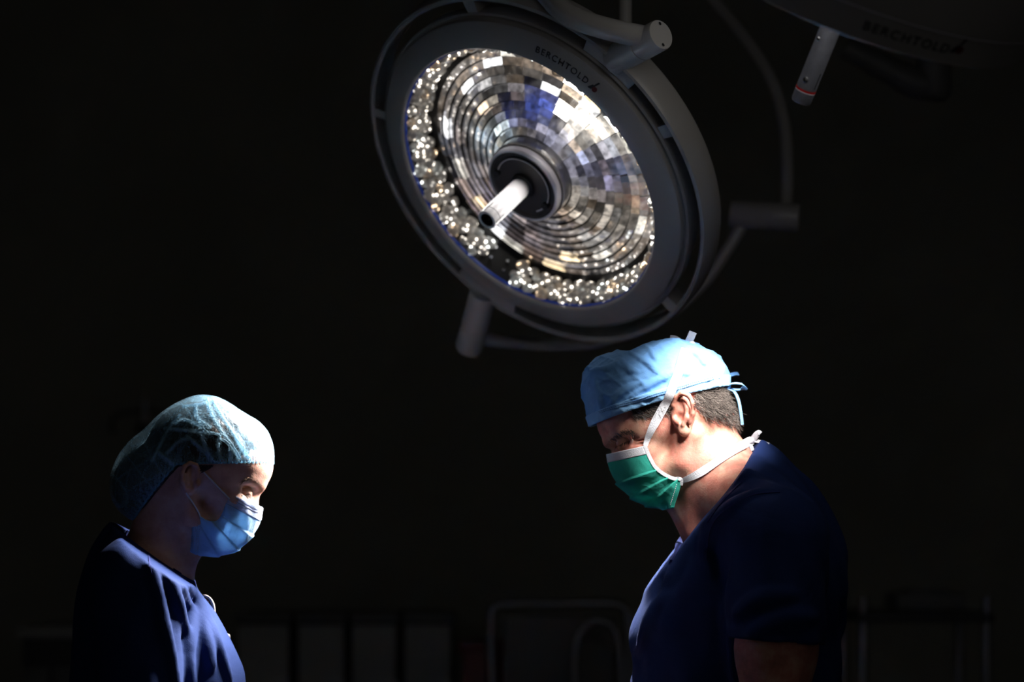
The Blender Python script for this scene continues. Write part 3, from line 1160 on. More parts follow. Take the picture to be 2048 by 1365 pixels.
# text runs left to right as the camera sees the ring from outside
lt, wmax = text_on_ring('BERCHTOLD', 0.0185, 0.2666, -0.0155, slb, tb, LB_M, flip=1)
lt.build('lettering', M['print'], lampB, smooth=False)['kind'] = 'stuff'
emblem(lampB, 0.2690, -0.0258, slb, tb - (wmax + 0.008) / 0.268, LB_M, 0.016)
# handle hanging from the hub
hubB = MB().lathe([(0.06, -0.006), (0.06, 0.020), (0.05, 0.028), (0.022, 0.032), (0.020, 0.06), (0, 0.06)], n=48, mtx=LB_M).build('hub', M['lamp_dark'], lampB)
hz0, hz1 = 0.06, 0.178
hb = MB().lathe([(0.0, hz0), (0.0128, hz0), (0.0146, hz0 + 0.006), (0.0146, hz1 - 0.022), (0.0140, hz1 - 0.0215), (0.0140, hz1 - 0.0175), (0.0146, hz1 - 0.017), (0.0146, hz1 - 0.003), (0.0130, hz1), (0.0, hz1)], n=40, mtx=LB_M).build('handle', M['handle_grey'], lampB)
MB().lathe([(0.0141, hz1 - 0.0212), (0.0149, hz1 - 0.0212), (0.0149, hz1 - 0.0185), (0.0141, hz1 - 0.0185)], n=40, mtx=LB_M, closed=True).build('red_band', M['red'], hb)
MB().lathe([(0.0141, hz1 - 0.0184), (0.0150, hz1 - 0.0184), (0.0150, hz1 - 0.0172), (0.0141, hz1 - 0.0172)], n=40, mtx=LB_M, closed=True).build('white_band', M['hub_ring'], hb)
view_th = math.atan2((LB_I @ CAMP).y, (LB_I @ CAMP).x)
for th, zz, rr in ((view_th + 0.35, hz1 - 0.036, 0.0042), (view_th + 0.75, hz0 + 0.022, 0.003)):
    q = Matrix.Rotation(th, 4, 'Z')
    MB().tube([LB_M @ q @ Vector((0.0130, 0, zz)), LB_M @ q @ Vector((0.0155, 0, zz)), LB_M @ q @ Vector((0.0165, 0, zz))], [rr, rr, rr * 0.5], n=16).build('screw', M['chrome'], hb)
q = Matrix.Rotation(view_th - 0.9, 4, 'Z')
MB().tube([LB_M @ q @ Vector((0.0146, 0, hz1 - 0.05)), LB_M @ q @ Vector((0.0146, 0, hz1 - 0.026))], 0.0007, n=6).build('mark_line', M['lamp_black'], hb)
# suspension behind the lamp
yb2 = 4.75
MB().tube(catmull([W(1690, 95, yb2), W(1760, 130, yb2), W(1830, 165, yb2), W(1870, 170, yb2)], 16), [0.022] * 4 + [0.026] * 4 + [0.03] * 8, n=24).build('lower_arm', M['vinyl'], lampB)
MB().tube([W(1868, 60, yb2), W(1868, 185, yb2), W(1866, 198, yb2)], [0.034, 0.034, 0.026], n=28).build('joint', M['vinyl'], lampB)
MB().tube([W(1868, 70, yb2), Vector((W(1868, 70, yb2).x, yb2, 3.2))], 0.025, n=20).build('drop_tube', M['vinyl'], lampB)
pc = LB_M @ Vector((0, 0, -0.25))
MB().tube([pc, pc + Vector((0.02, 0.1, 0.1)), Vector((W(1868, 70, yb2).x, yb2, pc.z + 0.2))], 0.024, n=20).build('yoke', M['lamp_arm'], lampB)
MAN_T = W(1400, 838, YM - 0.04)
add_spots(lampB, LB_M, MAN_T, 10, 0.16, LAMP_B_POWER, 18.5, 0.004, blend=1.0)


# ------------------------------------------------------------------ people


def m3(px, py, ymm=0.0):
    return W(px, py, YM + ymm / 1000.0)


mm = 0.001


def R3(x, y, z):
    return (x * mm, y * mm, z * mm)


def both(fn):
    for s in (-1, 1):
        fn(s)


def hand(F_, wrist, fwd, down, lat):
    """relaxed hand: palm, four fingers of unequal length bent at the knuckles, thumb from the side of the palm"""
    wrist, fwd, down, lat = Vector(wrist), fwd.normalized(), down.normalized(), lat.normalized()
    pc_ = wrist + fwd * 0.048
    Rm = np.array([[fwd[i], lat[i], down[i]] for i in range(3)])
    F_.add(ell(pc_, (0.052, 0.040, 0.015), Rm), 0.012)
    for i, (off, ln) in enumerate(((-0.028, 0.068), (-0.010, 0.078), (0.009, 0.074), (0.027, 0.058))):
        a = pc_ + fwd * 0.042 + lat * off
        b = a + (fwd * 0.92 + down * 0.3).normalized() * ln * 0.48
        c = b + (fwd * 0.7 + down * 0.7).normalized() * ln * 0.3
        d = c + (fwd * 0.4 + down * 0.9).normalized() * ln * 0.24
        chain(F_, [a, b, c, d], [0.0095, 0.0088, 0.008, 0.007], 0.002)
    a = wrist + fwd * 0.022 + lat * -0.03
    b = a + (fwd * 0.6 - lat * 0.7).normalized() * 0.036
    c = b + (fwd * 0.95 - lat * 0.1 + down * 0.2).normalized() * 0.03
    chain(F_, [a, b, c], [0.013, 0.011, 0.009], 0.006)


def make_shoe(x, y, sx, root):
    F_ = Field(axis(x - 0.2, x + 0.2, [], 0.006, 0.006), axis(y - 0.08, y + 0.08, [], 0.006, 0.006), axis(-0.01, 0.14, [], 0.006, 0.006))
    F_.add(ell((x + sx * 0.06, y, 0.035), (0.10, 0.047, 0.045)), 0.02)
    F_.add(ell((x - sx * 0.04, y, 0.045), (0.07, 0.040, 0.055)), 0.03)
    F_.add(cap((x - sx * 0.02, y, 0.05), (x - sx * 0.02, y, 0.10), 0.038, 0.04), 0.02)
    F_.d = np.maximum(F_.d, (0.003 - F_.full()[2]))
    v, f = F_.verts_faces()
    link('shoe', mesh_np('shoe', v, f), M['shoe'], root)


def make_trousers(cx, pz, sx, w, root, lean):
    xs = axis(cx - 0.3, cx + 0.3, [], 0.009, 0.009)
    ys = axis(YM - 0.3, YM + 0.3, [], 0.009, 0.009)
    zs = axis(0.03, pz + 0.2, [], 0.009, 0.009)
    F_ = Field(xs, ys, zs)
    F_.add(ell((cx, YM, pz), (0.135, w, 0.16)), 0.04)
    for s in (-1, 1):
        chain(F_, [(cx, YM + s * 0.09, pz - 0.05), (cx + sx * 0.01, YM + s * 0.10, 0.5), (cx - sx * 0.02, YM + s * 0.10, 0.08)], [0.105, 0.078, 0.070], 0.05)
    X, Y, Z = F_.full()
    F_.d = F_.d + (0.003 * np.sin(Z * 38 + 9 * np.sin(X * 8) + Y * 5)).astype(np.float32)
    F_.d = np.maximum(F_.d, np.maximum(0.06 - Z, Z - (pz + 0.14)))
    v, f = F_.verts_faces()
    link('trousers', mesh_np('trousers', v, f), M['navy'], root)


# ================= the man on the right =================
man = empty('person', (W(1470, 1400, YM).x, YM, 0), 'person in blue cloth cap and green mask bending head down, navy scrubs', 'person', 'people in the operating room')
RM = pitch(27, -1)
hx = sorted((m3(1180, 0).x, m3(1500, 0).x))
F1 = Field(axis(m3(1180, 0).x - 0.02, m3(1760, 0).x + 0.02, [(hx[0] - 0.01, hx[1])], 0.0017, 0.009),
           axis(YM - 0.36, YM + 0.36, [(YM - 0.095, YM + 0.095)], 0.0017, 0.009),
           axis(0.70, 1.80, [(m3(0, 1060).z, m3(0, 675).z)], 0.0017, 0.009))
F = F1
CR_M = ell(m3(1318, 790), R3(100, 76, 75), RM)
F.add(CR_M)
F.add(ell(m3(1250, 845), R3(43, 57, 38), RM), 0.02)
F.add(ell(m3(1310, 862), R3(55, 66, 40), RM), 0.025)
F.add(ell(m3(1400, 822), R3(48, 64, 48), RM), 0.02)
F.add(ell(m3(1296, 922), R3(46, 54, 54), RM), 0.02)
F.add(ell(m3(1335, 955), R3(42, 46, 38), RM), 0.02)
F.add(cap(m3(1400, 868), m3(1448, 1010), 0.055, 0.061), 0.025)
F.add(cap(m3(1352, 985), m3(1418, 1075), 0.024, 0.040), 0.025)
F.add(ell(m3(1296, 970), R3(18, 22, 18), RM), 0.012)


def m_side(s):
    F.add(cap(m3(1218, 886, s * 12), m3(1245, 866, s * 46), 0.009, 0.008), 0.010)
    F.add(cap(m3(1366, 865, s * 58), m3(1362, 925, s * 51), 0.012, 0.014), 0.02)
    F.add(cap(m3(1362, 925, s * 50), m3(1302, 974, s * 16), 0.014, 0.015), 0.02)
    F.add(ell(m3(1280, 906, s * 45), R3(24, 14, 13), RM), 0.015)
    F.add(cap(m3(1388, 872, s * 54), m3(1390, 1065, s * 26), 0.012, 0.014), 0.015)
    F.sub(ell(m3(1238, 888, s * 40), R3(17, 15, 8), RM), 0.008)
    F.add(ell(m3(1249, 887, s * 33), R3(13, 13, 11), RM), 0.003)
    F.sub(cap(m3(1230, 893, s * 42), m3(1268, 878, s * 49), 0.0016, 0.0012), 0.002)
    for a_, b_ in (((1268, 878), (1296, 866)), ((1268, 884), (1297, 877)), ((1267, 890), (1294, 887)), ((1266, 874), (1290, 858))):
        F.sub(cap(m3(*a_, s * 53), m3(*b_, s * 61), 0.0020, 0.0012), 0.003)
    # ear
    F.add(ell(m3(1366, 826, s * 72), R3(19, 6, 29), pitch(6, -1)), 0.005)
    hel = [(1352, 828, 72), (1347, 812, 76), (1351, 795, 80), (1363, 787, 84), (1377, 792, 86), (1386, 808, 87), (1386, 828, 86), (1380, 847, 83)]
    chain(F, [m3(a, b, s * c) for a, b, c in hel], [0.0032] + [0.0037] * 6 + [0.003], 0.003)
    F.sub(ell(m3(1365, 810, s * 86), R3(10, 9, 13), pitch(6, -1)), 0.003)
    F.sub(ell(m3(1361, 836, s * 86), R3(8, 13, 11), pitch(6, -1)), 0.003)
    chain(F, [m3(1366, 800, s * 77), m3(1374, 818, s * 80), m3(1373, 836, s * 82), m3(1366, 850, s * 81)], [0.0022, 0.003, 0.0034, 0.0034], 0.004)
    F.add(ell(m3(1351, 842, s * 77), R3(5, 5, 7), RM), 0.004)
    F.add(ell(m3(1369, 862, s * 76), R3(9, 6, 9), RM), 0.005)


both(m_side)
F.add(cap(m3(1234, 898), m3(1236, 936), 0.008, 0.0085), 0.008)
both(lambda s: F.add(ell(m3(1247, 942, s * 11), R3(9, 7, 8), RM), 0.006))
# shoulders, trunk (under the scrub top), arms and hands
F.add(ell(m3(1505, 1200), R3(105, 150, 170)), 0.03)
F.add(ell(m3(1475, 1420), R3(110, 145, 190)), 0.03)


def m_arm(s):
    F.add(cap(m3(1450, 960, s * 30), m3(1545, 1060, s * 150), 0.05, 0.058), 0.04)
    sh, el_, wr = m3(1562, 1090, s * 185), m3(1545, 1475, s * 215), m3(1290, 1530, s * 130)
    if s > 0:
        sh, el_, wr = Vector((sh.x, YM + 0.185, sh.z)), Vector((m3(1545, 1475).x, YM + 0.215, m3(0, 1475).z)), Vector((m3(1290, 0).x, YM + 0.13, m3(0, 1530).z))
    chain(F, [sh, sh.lerp(el_, 0.55), el_], [0.062, 0.056, 0.044], 0.03)
    chain(F, [el_, el_.lerp(wr, 0.35), wr], [0.043, 0.042, 0.028], 0.03)
    hand(F, wr, Vector((-1, -s * 0.25, -0.1)), Vector((-0.1, 0, -1)), Vector((0, s, 0)))


# finer grid lines are not needed below the frame: hands sit in the coarse part
both(m_arm)
vf_m = F1.verts_faces(1)
BV_M = F1.bvh(vf_m)
link('body', mesh_np('body', *vf_m), M['skin_m'], man)
print('man body', len(vf_m[0]))

# --- scrub top
xs = axis(m3(1215, 0).x, m3(1760, 0).x, [], 0.004, 0.004)
F = Field(xs, axis(YM - 0.34, YM + 0.34, [], 0.0045, 0.0045), axis(0.82, m3(0, 880).z, [], 0.004, 0.004))
F.add(ell(m3(1462, 1240), R3(128, 150, 170)), 0.05)
F.add(ell(m3(1416, 1420), R3(128, 145, 190)), 0.05)
F.add(cap(m3(1362, 1160), m3(1325, 1270), 0.040, 0.035), 0.05)
F.add(cap(m3(1420, 1065), m3(1362, 1160), 0.050, 0.040), 0.04)
F.add(ell(m3(1532, 1030), R3(78, 130, 86)), 0.05)
F.add(ell(m3(1570, 1150), R3(98, 145, 120)), 0.06)
F.add(ell(m3(1560, 1400), R3(95, 140, 200)), 0.06)
F.add(cap(m3(1440, 975), m3(1495, 950), 0.078, 0.062), 0.03)


def m_sleeve(s):
    F.add(cap(m3(1455, 990, s * 45), m3(1535, 1060, s * 140), 0.060, 0.070), 0.05)
    sh, hem = m3(1560, 1085, s * 180), m3(1546, 1330, s * 212)
    F.add(cap(sh, hem, 0.074, 0.073), 0.035)


both(m_sleeve)
X, Y, Z = F.full()
F.d = F.d + (0.0022 * np.sin(Z * 55 + 14 * np.sin(X * 9 + Y * 4) + Y * 12) + 0.0016 * np.sin(X * 70 + Z * 40 + 5 * np.sin(Y * 21))).astype(np.float32)
b0 = F.bvh()
for ln in ([(1400, 990), (1450, 960), (1500, 945)], [(1430, 1040), (1470, 1010), (1520, 985)], [(1405, 1090), (1425, 1030), (1480, 985)], [(1330, 1180), (1370, 1110), (1400, 1050)],
           [(1420, 1150), (1415, 1090), (1440, 1035)], [(1280, 1300), (1300, 1240), (1330, 1190)], [(1470, 1230), (1520, 1200), (1590, 1190)], [(1500, 1270), (1560, 1240), (1630, 1235)]):
    P, Nn = proj_line([b0], ln, 14, -0.004)
    if len(P) > 3:
        chain(F, P, [0.004 + 0.005 * math.sin(math.pi * i / (len(P) - 1)) for i in range(len(P))], 0.014)
# neck opening, sleeve hems, lower hem
F.d = np.maximum(F.d, side_plane((1508, 897), (1338, 1118), YM, (1600, 1200))(X, Y, Z).astype(np.float32))
F.sub(cap(m3(1395, 880), m3(1448, 1000), 0.069, 0.074), 0.004)
F.sub(cap(m3(1350, 1000), m3(1395, 1065), 0.034, 0.046), 0.006)
for s in (-1, 1):
    pl = side_plane((1440, 1274), (1645, 1291), YM - 0.2, (1550, 1400))
    sh, hem = m3(1560, 1085, s * 180), m3(1540, 1480, s * 215)
    fn, lo, hi = cap(sh, hem, 0.100, 0.100)
    F.sub((lambda A, B, C, pl=pl, fn=fn, s=s: np.maximum(np.maximum(pl(A, B, C), fn(A, B, C)), 0.163 - s * (B - YM)), lo, hi), 0.0)
    q0, q1 = m3(1552, 1240, s * 203), m3(1545, 1400, s * 214)
    F.sub(cap(q0, q1, 0.062, 0.068), 0.004)
F.d = np.maximum(F.d, (0.86 - Z + 0 * X + 0 * Y).astype(np.float32))
vf_t = F.verts_faces(1)
BV_MT = F.bvh(vf_t)
top_m = link('scrub_top', mesh_np('scrub_top', *vf_t), M['navy'], man)
# ribbed collar round the neck opening and shoulder seams
P, Nn = proj_line([BV_MT], [(1503, 908), (1470, 943), (1436, 985), (1404, 1028), (1378, 1066), (1356, 1100), (1343, 1122)], 40, 0.0)
ribbon_mesh(relax(P), Nn, 0.017, 0.0025).build('collar', M['navy_dark'], top_m)
for ln in ([(1485, 962), (1440, 1010), (1415, 1045)], [(1412, 1120), (1420, 1060), (1450, 1020), (1505, 990), (1560, 985)]):
    P, Nn = proj_line([BV_MT], ln, 26, 0.0)
    ribbon_mesh(relax(P), Nn, 0.0028, 0.0012).build('seam', M['navy_dark'], top_m)
make_trousers(man.location.x, 0.88, -1, 0.175, man, 0)
for s in (-1, 1):
    make_shoe(man.location.x - 0.03, YM + s * 0.10, -1, man)

# --- cloth cap
CX = axis(m3(1160, 0).x, m3(1470, 0).x, [], 0.0018, 0.0018)
CYr = axis(YM - 0.10, YM + 0.10, [], 0.002, 0.002)
CZ = axis(m3(0, 875).z, m3(0, 668).z, [], 0.0018, 0.0018)
F = Field(CX, CYr, CZ)
F.add(CR_M, 0, 0.0055)
F.add(ell(m3(1250, 845), R3(43, 57, 38), RM), 0.02, 0.006)
F.add(ell(m3(1310, 862), R3(55, 66, 40), RM), 0.025, 0.0035)
F.add(ell(m3(1400, 822), R3(48, 64, 48), RM), 0.02, 0.004)
F.add(ell(m3(1228, 790), R3(36, 62, 50), pitch(10, -1)), 0.035, 0.005)
F.add(ell(m3(1216, 758), R3(28, 48, 22), pitch(20, -1)), 0.03, 0.005)
F.add(ell(m3(1412, 752), R3(26, 46, 26), RM), 0.02, 0.004)
X, Y, Z = F.full()
wv = 0
for kx, ky, kz, ph, am in ((60, 25, 50, 0.3, 1.4), (-45, 60, 70, 1.2, 1.2), (90, -40, -60, 2.2, 0.9), (35, 80, -95, 4.0, 0.8), (120, 10, 75, 0.9, 0.5)):
    s_ = np.sin(kx * X + ky * Y + kz * Z + ph + 1.5 * np.sin(20 * X + 31 * Z + ph))
    wv = wv + am * (1 - np.abs(s_)) ** 3
F.d = F.d - (0.0016 * wv).astype(np.float32)
b0 = F.bvh()
for ln, r_ in (([(1180, 742), (1215, 738), (1245, 720)], .003), ([(1255, 800), (1300, 770), (1345, 748), (1380, 748)], .003), ([(1260, 705), (1300, 730), (1330, 760)], .002), ([(1240, 720), (1260, 740), (1275, 745)], .003),
               ([(1190, 760), (1200, 800), (1205, 830)], .002), ([(1290, 690), (1305, 705), (1312, 720)], .0022), ([(1385, 705), (1400, 715), (1410, 730)], .002), ([(1430, 745), (1425, 760), (1432, 775)], .003),
               ([(1270, 795), (1310, 790), (1345, 770)], .002), ([(1215, 815), (1250, 780), (1290, 765)], .0025)):
    P, Nn = proj_line([b0], ln, 16, -0.0005)
    if len(P) > 3:
        chain(F, P, [r_ * (0.5 + math.sin(math.pi * i / (len(P) - 1))) for i in range(len(P))], 0.005)
BAND = ((1187, 850), (1330, 806), (1447, 772))
d0 = F.d.copy()
pb = side_plane((1187, 850), (1447, 775), YM, (1300, 700))(X, Y, Z)
pb2 = pb + 0.004 * np.sin((X - m3(1187, 0).x) / (m3(1447, 0).x - m3(1187, 0).x) * math.pi)
shell = np.maximum(np.maximum(d0, -(d0 + 0.0045)), pb2)
F.d = shell.astype(np.float32)
vf_c = F.verts_faces(1)
BV_C = F.bvh(vf_c)
cap_m = link('cloth_cap', mesh_np('cloth_cap', *vf_c), M['cap_blue'], man)
F.d = np.maximum(np.maximum(np.maximum(d0 - 0.0016, -(d0 + 0.004)), pb2 - 0.001), -(pb2 + 0.017)).astype(np.float32)
vf_b = F.verts_faces(1)
band = link('cap_band', mesh_np('cap_band', *vf_b), M['cap_trim'], cap_m)
BV_B = F.bvh(vf_b)
CAPS = [BV_C, BV_B]


def off_line(pts, dy):
    return [(a, b + dy) for a, b in pts]


edge = [(1192, 826), (1240, 812), (1290, 797), (1340, 782), (1390, 767), (1438, 754)]
P, Nn = proj_line(CAPS, edge, 60, 0.0)
P = relax(P)
ribbon_mesh(P, Nn, 0.0045, 0.0012).build('seam_tape', M['cap_trim'], cap_m)
st = MB()
for i in range(2, len(P) - 2):
    t = (P[i + 1] - P[i - 1]).normalized()
    s_ = t.cross(Nn[i]).normalized()
    for k_ in (-1, 1):
        c_ = P[i] + Nn[i] * 0.0014 + s_ * 0.0014 * k_
        st.tube([c_ - t * 0.0011, c_ + t * 0.0011], 0.0004, n=5)
so = st.build('stitching', M['stitch'], cap_m)
so['kind'] = 'stuff'
# tie at the back: knot, loop and tails
kn = m3(1447, 775, -6)
tie = MB()
tie_o = MB().tube([kn + Vector((-.006, 0, 0)), kn + Vector((.004, -.002, 0)), kn + Vector((.010, 0, .002))], [0.005, 0.0065, 0.004], n=12).build('tie_knot', M['cap_trim'], cap_m)
lp = catmull([m3(1450, 776, -8), m3(1465, 768, -14), m3(1482, 769, -16), m3(1490, 775, -8), m3(1484, 780, 4), m3(1466, 780, 6), m3(1450, 776, -4)], 40)
ribbon_mesh(lp, [Vector((0, -0.35, 1)).normalized()] * 14 + [Vector((0.5, -0.3, 0.8)).normalized()] * 12 + [Vector((0, -0.35, 1)).normalized()] * 14, 0.009, 0.001).build('tie_loop', M['cap_trim'], cap_m)
tl = catmull([m3(1452, 777, -8), m3(1467, 783, -12), m3(1476, 800, -14), m3(1481, 825, -14), m3(1484, 850, -12)], 24)
ribbon_mesh(tl, [Vector((0.75, -0.6, 0.2)).normalized()] * 24, 0.0075, 0.001).build('tie_tail', M['cap_trim'], cap_m)
tl = catmull([m3(1448, 770, 10), m3(1456, 754, 20), m3(1468, 749, 26), m3(1477, 749, 28)], 14)
ribbon_mesh(tl, [Vector((0, -0.6, 0.8)).normalized()] * 14, 0.009, 0.001).build('tie_tail', M['cap_blue'], cap_m)

# --- hair behind the ear and at the temple
F = Field(axis(m3(1225, 0).x, m3(1485, 0).x, [], 0.0025, 0.0025), axis(YM - 0.09, YM + 0.09, [], 0.003, 0.003), axis(m3(0, 880).z, m3(0, 740).z, [], 0.0025, 0.0025))
F.add(CR_M, 0, 0.002)
F.add(ell(m3(1310, 862), R3(55, 66, 40), RM), 0.025, 0.0005)
F.add(ell(m3(1400, 822), R3(48, 64, 48), RM), 0.02, 0.0030)
X, Y, Z = F.full()
h1 = side_plane((1385, 812), (1470, 852), YM, (1440, 780))(X, Y, Z)
h2 = side_plane((1388, 860), (1386, 780), YM, (1440, 800))(X, Y, Z)
back = np.maximum(h1, h2)
t1 = side_plane((1255, 838), (1330, 822), YM, (1300, 790))(X, Y, Z)
t2 = side_plane((1335, 860), (1340, 780), YM, (1300, 800))(X, Y, Z)
t3 = side_plane((1262, 830), (1290, 860), YM, (1330, 800))(X, Y, Z)
temple = np.maximum(np.maximum(t1, t2), t3)
d0 = F.d
F.d = np.maximum(d0, back).astype(np.float32)
hair_m = link('hair', mesh_np('hair', *F.verts_faces(1)), M['hair_scalp'], man)
for s in (-1, 1):
    F.d = np.maximum(np.maximum(d0, temple), 0.03 - s * (Y - YM)).astype(np.float32)
    link('sideburn', mesh_np('sideburn', *F.verts_faces(1)), M['hair_scalp'], man)
pts, dirs = [], []
for _ in range(2600):
    px, py = random.uniform(1386, 1472), random.uniform(772, 866)
    low = 812 + (px - 1386) * 0.50 + random.gauss(0, 4) + (8 if 1405 < px < 1420 else 0)
    if py > low or (px - 1386) < 0:
        continue
    h = proj([BV_M], px, py, 0.0022)
    if h and h[0].z < m3(0, 770).z + 0.01:
        pts.append(h[0])
        d = Vector((0.85, 0, -0.52 + random.gauss(0, 0.22))) + h[1] * random.uniform(0.05, 0.35)
        dirs.append((d - h[1] * d.dot(h[1]) * 0.7).normalized())
for _ in range(420):
    px, py = random.uniform(1262, 1335), random.uniform(806, 836)
    if py > 838 - (px - 1262) * 0.18:
        continue
    h = proj([BV_M], px, py, 0.0012)
    if h:
        pts.append(h[0])
        d = Vector((0.9, 0, -0.35 + random.gauss(0, 0.15)))
        dirs.append((d - h[1] * d.dot(h[1]) * 0.9).normalized())
strands(pts, dirs, 0.013, 0.0005, curl=0.3).build('hair_strands', M['hair_gray'], hair_m, smooth=False)['kind'] = 'stuff'
# eyebrow and lashes
pts, dirs = [], []
for _ in range(150):
    t = random.random()
    px, py = 1222 + 46 * t + random.gauss(0, 2), 880 - 22 * math.sin(t * 1.7) + random.gauss(0, 3.0) + (10 * t * t)
    h = proj([BV_M], px, py, 0.0004)
    if h:
        pts.append(h[0])
        d = Vector((0.8, -0.25, -0.1 - 0.6 * t + random.gauss(0, 0.25))) + h[1] * 0.25
        dirs.append(d.normalized())
strands(pts, dirs, 0.0075, 0.0003, curl=0.25).build('eyebrow', M['brow'], man, smooth=False)['kind'] = 'stuff'
pts, dirs = [], []
for _ in range(50):
    t = random.random()
    h = proj([BV_M], 1228 + 38 * t, 894 - 14 * t + random.gauss(0, 1), 0.0004)
    if h:
        pts.append(h[0])
        dirs.append(Vector((-0.4 + 0.3 * t, -0.3, -0.8)).normalized())
strands(pts, dirs, 0.006, 0.00028).build('eyelashes', M['brow'], man, smooth=False)['kind'] = 'stuff'


# --- masks
def mask_grid(S, E, ye, nu, nv, pleat):
    """pleated sheet from the profile line S over the cheeks to the edge line E on both sides"""
    Sv = catmull([Vector((a, b, 0)) for a, b in S], nv)
    Ev = catmull([Vector((a, b, c)) for a, b, c in E], nv)
    G = np.zeros((nv, nu, 3))
    for i in range(nv):
        for j in range(nu):
            u = -1 + 2 * j / (nu - 1)
            a = abs(u) * math.pi / 2
            fx = 1 - (1 - min(1.0, math.sin(a)) ** 2.5) ** (1 / 2.5)
            q = Sv[i].lerp(Vector((Ev[i].x, Ev[i].y, 0)), fx)
            yy = math.sin(a) * Ev[i].z * (1 if u > 0 else -1)
            base = W(q.x, q.y, YM)
            near = W(q.x, q.y, YM - math.sin(a) * Ev[i].z / 1000)
            G[i, j] = (near.x, YM - yy / 1000, near.z)
    du = np.gradient(G, axis=1)
    dv = np.gradient(G, axis=0)
    n = np.cross(du, dv)
    n /= np.linalg.norm(n, axis=2)[:, :, None] + 1e-9
    ctr = G.mean((0, 1))
    if ((G - ctr) * n).sum() < 0:
        n = -n
    for i in range(nv):
        for j in range(nu):
            G[i, j] += n[i, j] * pleat(i / (nv - 1), abs(-1 + 2 * j / (nu - 1)))
    return G


def grid_mesh(name, G, i0, i1, m, parent, thick=0.0012):
    nv, nu = i1 - i0, G.shape[1]
    v = G[i0:i1].reshape(-1, 3)
    f = [(i * nu + j, i * nu + j + 1, (i + 1) * nu + j + 1, (i + 1) * nu + j) for i in range(nv - 1) for j in range(nu - 1)]
    o = link(name, mesh_np(name, v, f), m, parent)
    md = o.modifiers.new('thickness', 'SOLIDIFY')
    md.thickness = thick
    md.offset = 0
    return o


def tri(x):
    return x - math.floor(x)


def man_pleat(v, u):
    d = 0.0
    for c0, am in ((0.36, 0.0042), (0.56, 0.0036), (0.74, 0.003)):
        t = (v - c0) / 0.13
        if 0 <= t < 1:
            d += am * (1 - t) * min(1, t * 12)
    d += 0.0016 * math.sin(u * 15 + v * 22) * u * v
    d += 0.0022 * max(0, math.sin(u * 9 - v * 15)) * u * max(0, v - 0.25)
    return d


S = [(1214, 909), (1219, 934), (1231, 960), (1252, 985), (1278, 1005), (1305, 1015), (1330, 1019)]
E = [(1290, 892, 66), (1300, 916, 65), (1312, 936, 64), (1330, 950, 62), (1348, 958, 60), (1362, 963, 57), (1348, 1017, 48)]
G = mask_grid(S, E, 60, 65, 90, man_pleat)
mask_m = grid_mesh('face_mask', G, 10, 90, M['mask_green'], man)
grid_mesh('top_border', G, 0, 11, M['mask_white'], mask_m, 0.002)
bvk = BVHTree.FromPolygons(G.reshape(-1, 3).tolist(), [(i * 65 + j, i * 65 + j + 1, (i + 1) * 65 + j + 1, (i + 1) * 65 + j) for i in range(89) for j in range(64)])
for jj in (0, 64):
    P = [Vector(G[i, jj]) for i in range(90)]
    out = Vector((0, -1 if P[0].y < YM else 1, 0))
    ribbon_mesh(P[:78], [out] * 78, 0.0055, 0.0014).build('edge_binding', M['mask_white'], mask_m)
# stitched seam near the lower edge
st = MB()
for k_ in range(12):
    h = proj([bvk], 1353 - k_ * 1.1, 970 + k_ * 3.6, 0.0008)
    if h:
        st.tube([h[0] + Vector((0, 0, 0.0008)), h[0] - Vector((0, 0, 0.0008))], 0.0004, n=5)
st.build('stitching', M['mask_white'], mask_m)['kind'] = 'stuff'
# upper strap over the temple and the cap to the knot on the crown
SK = [BV_M, BV_C, BV_B]
P, Nn = proj_line(SK, [(1291, 893), (1300, 866), (1312, 842), (1326, 815), (1338, 790), (1350, 762), (1360, 735), (1367, 714), (1371, 702)], 60, 0.0030)
P = relax(P, 8) + catmull([m3(1373, 697, -34), m3(1376, 690, -20), m3(1377, 688, -6)], 6)
Nn = Nn + [Vector((0.2, -0.4, 0.9)).normalized()] * 6
wd = [0.007 + 0.007 * min(1, i / 14) for i in range(len(P))]
ribbon_mesh(P, relax_n(Nn, 24), wd, 0.0012).build('strap', M['mask_white'], mask_m)
for pts_, w_ in (([(1372, 704, -6), (1374, 690, -10), (1380, 678, -14), (1386, 664, -16)], 0.0125), ([(1373, 704, -12), (1380, 692, -20), (1386, 690, -22), (1383, 699, -18)], 0.0105), ([(1366, 690, 6), (1354, 679, 12), (1340, 676, 14)], 0.009)):
    q = catmull([m3(*a) for a in pts_], 14)
    ribbon_mesh(q, [Vector((0.45, -0.85, 0.3)).normalized()] * 14, w_, 0.0013).build('strap_end', M['mask_white'], mask_m)
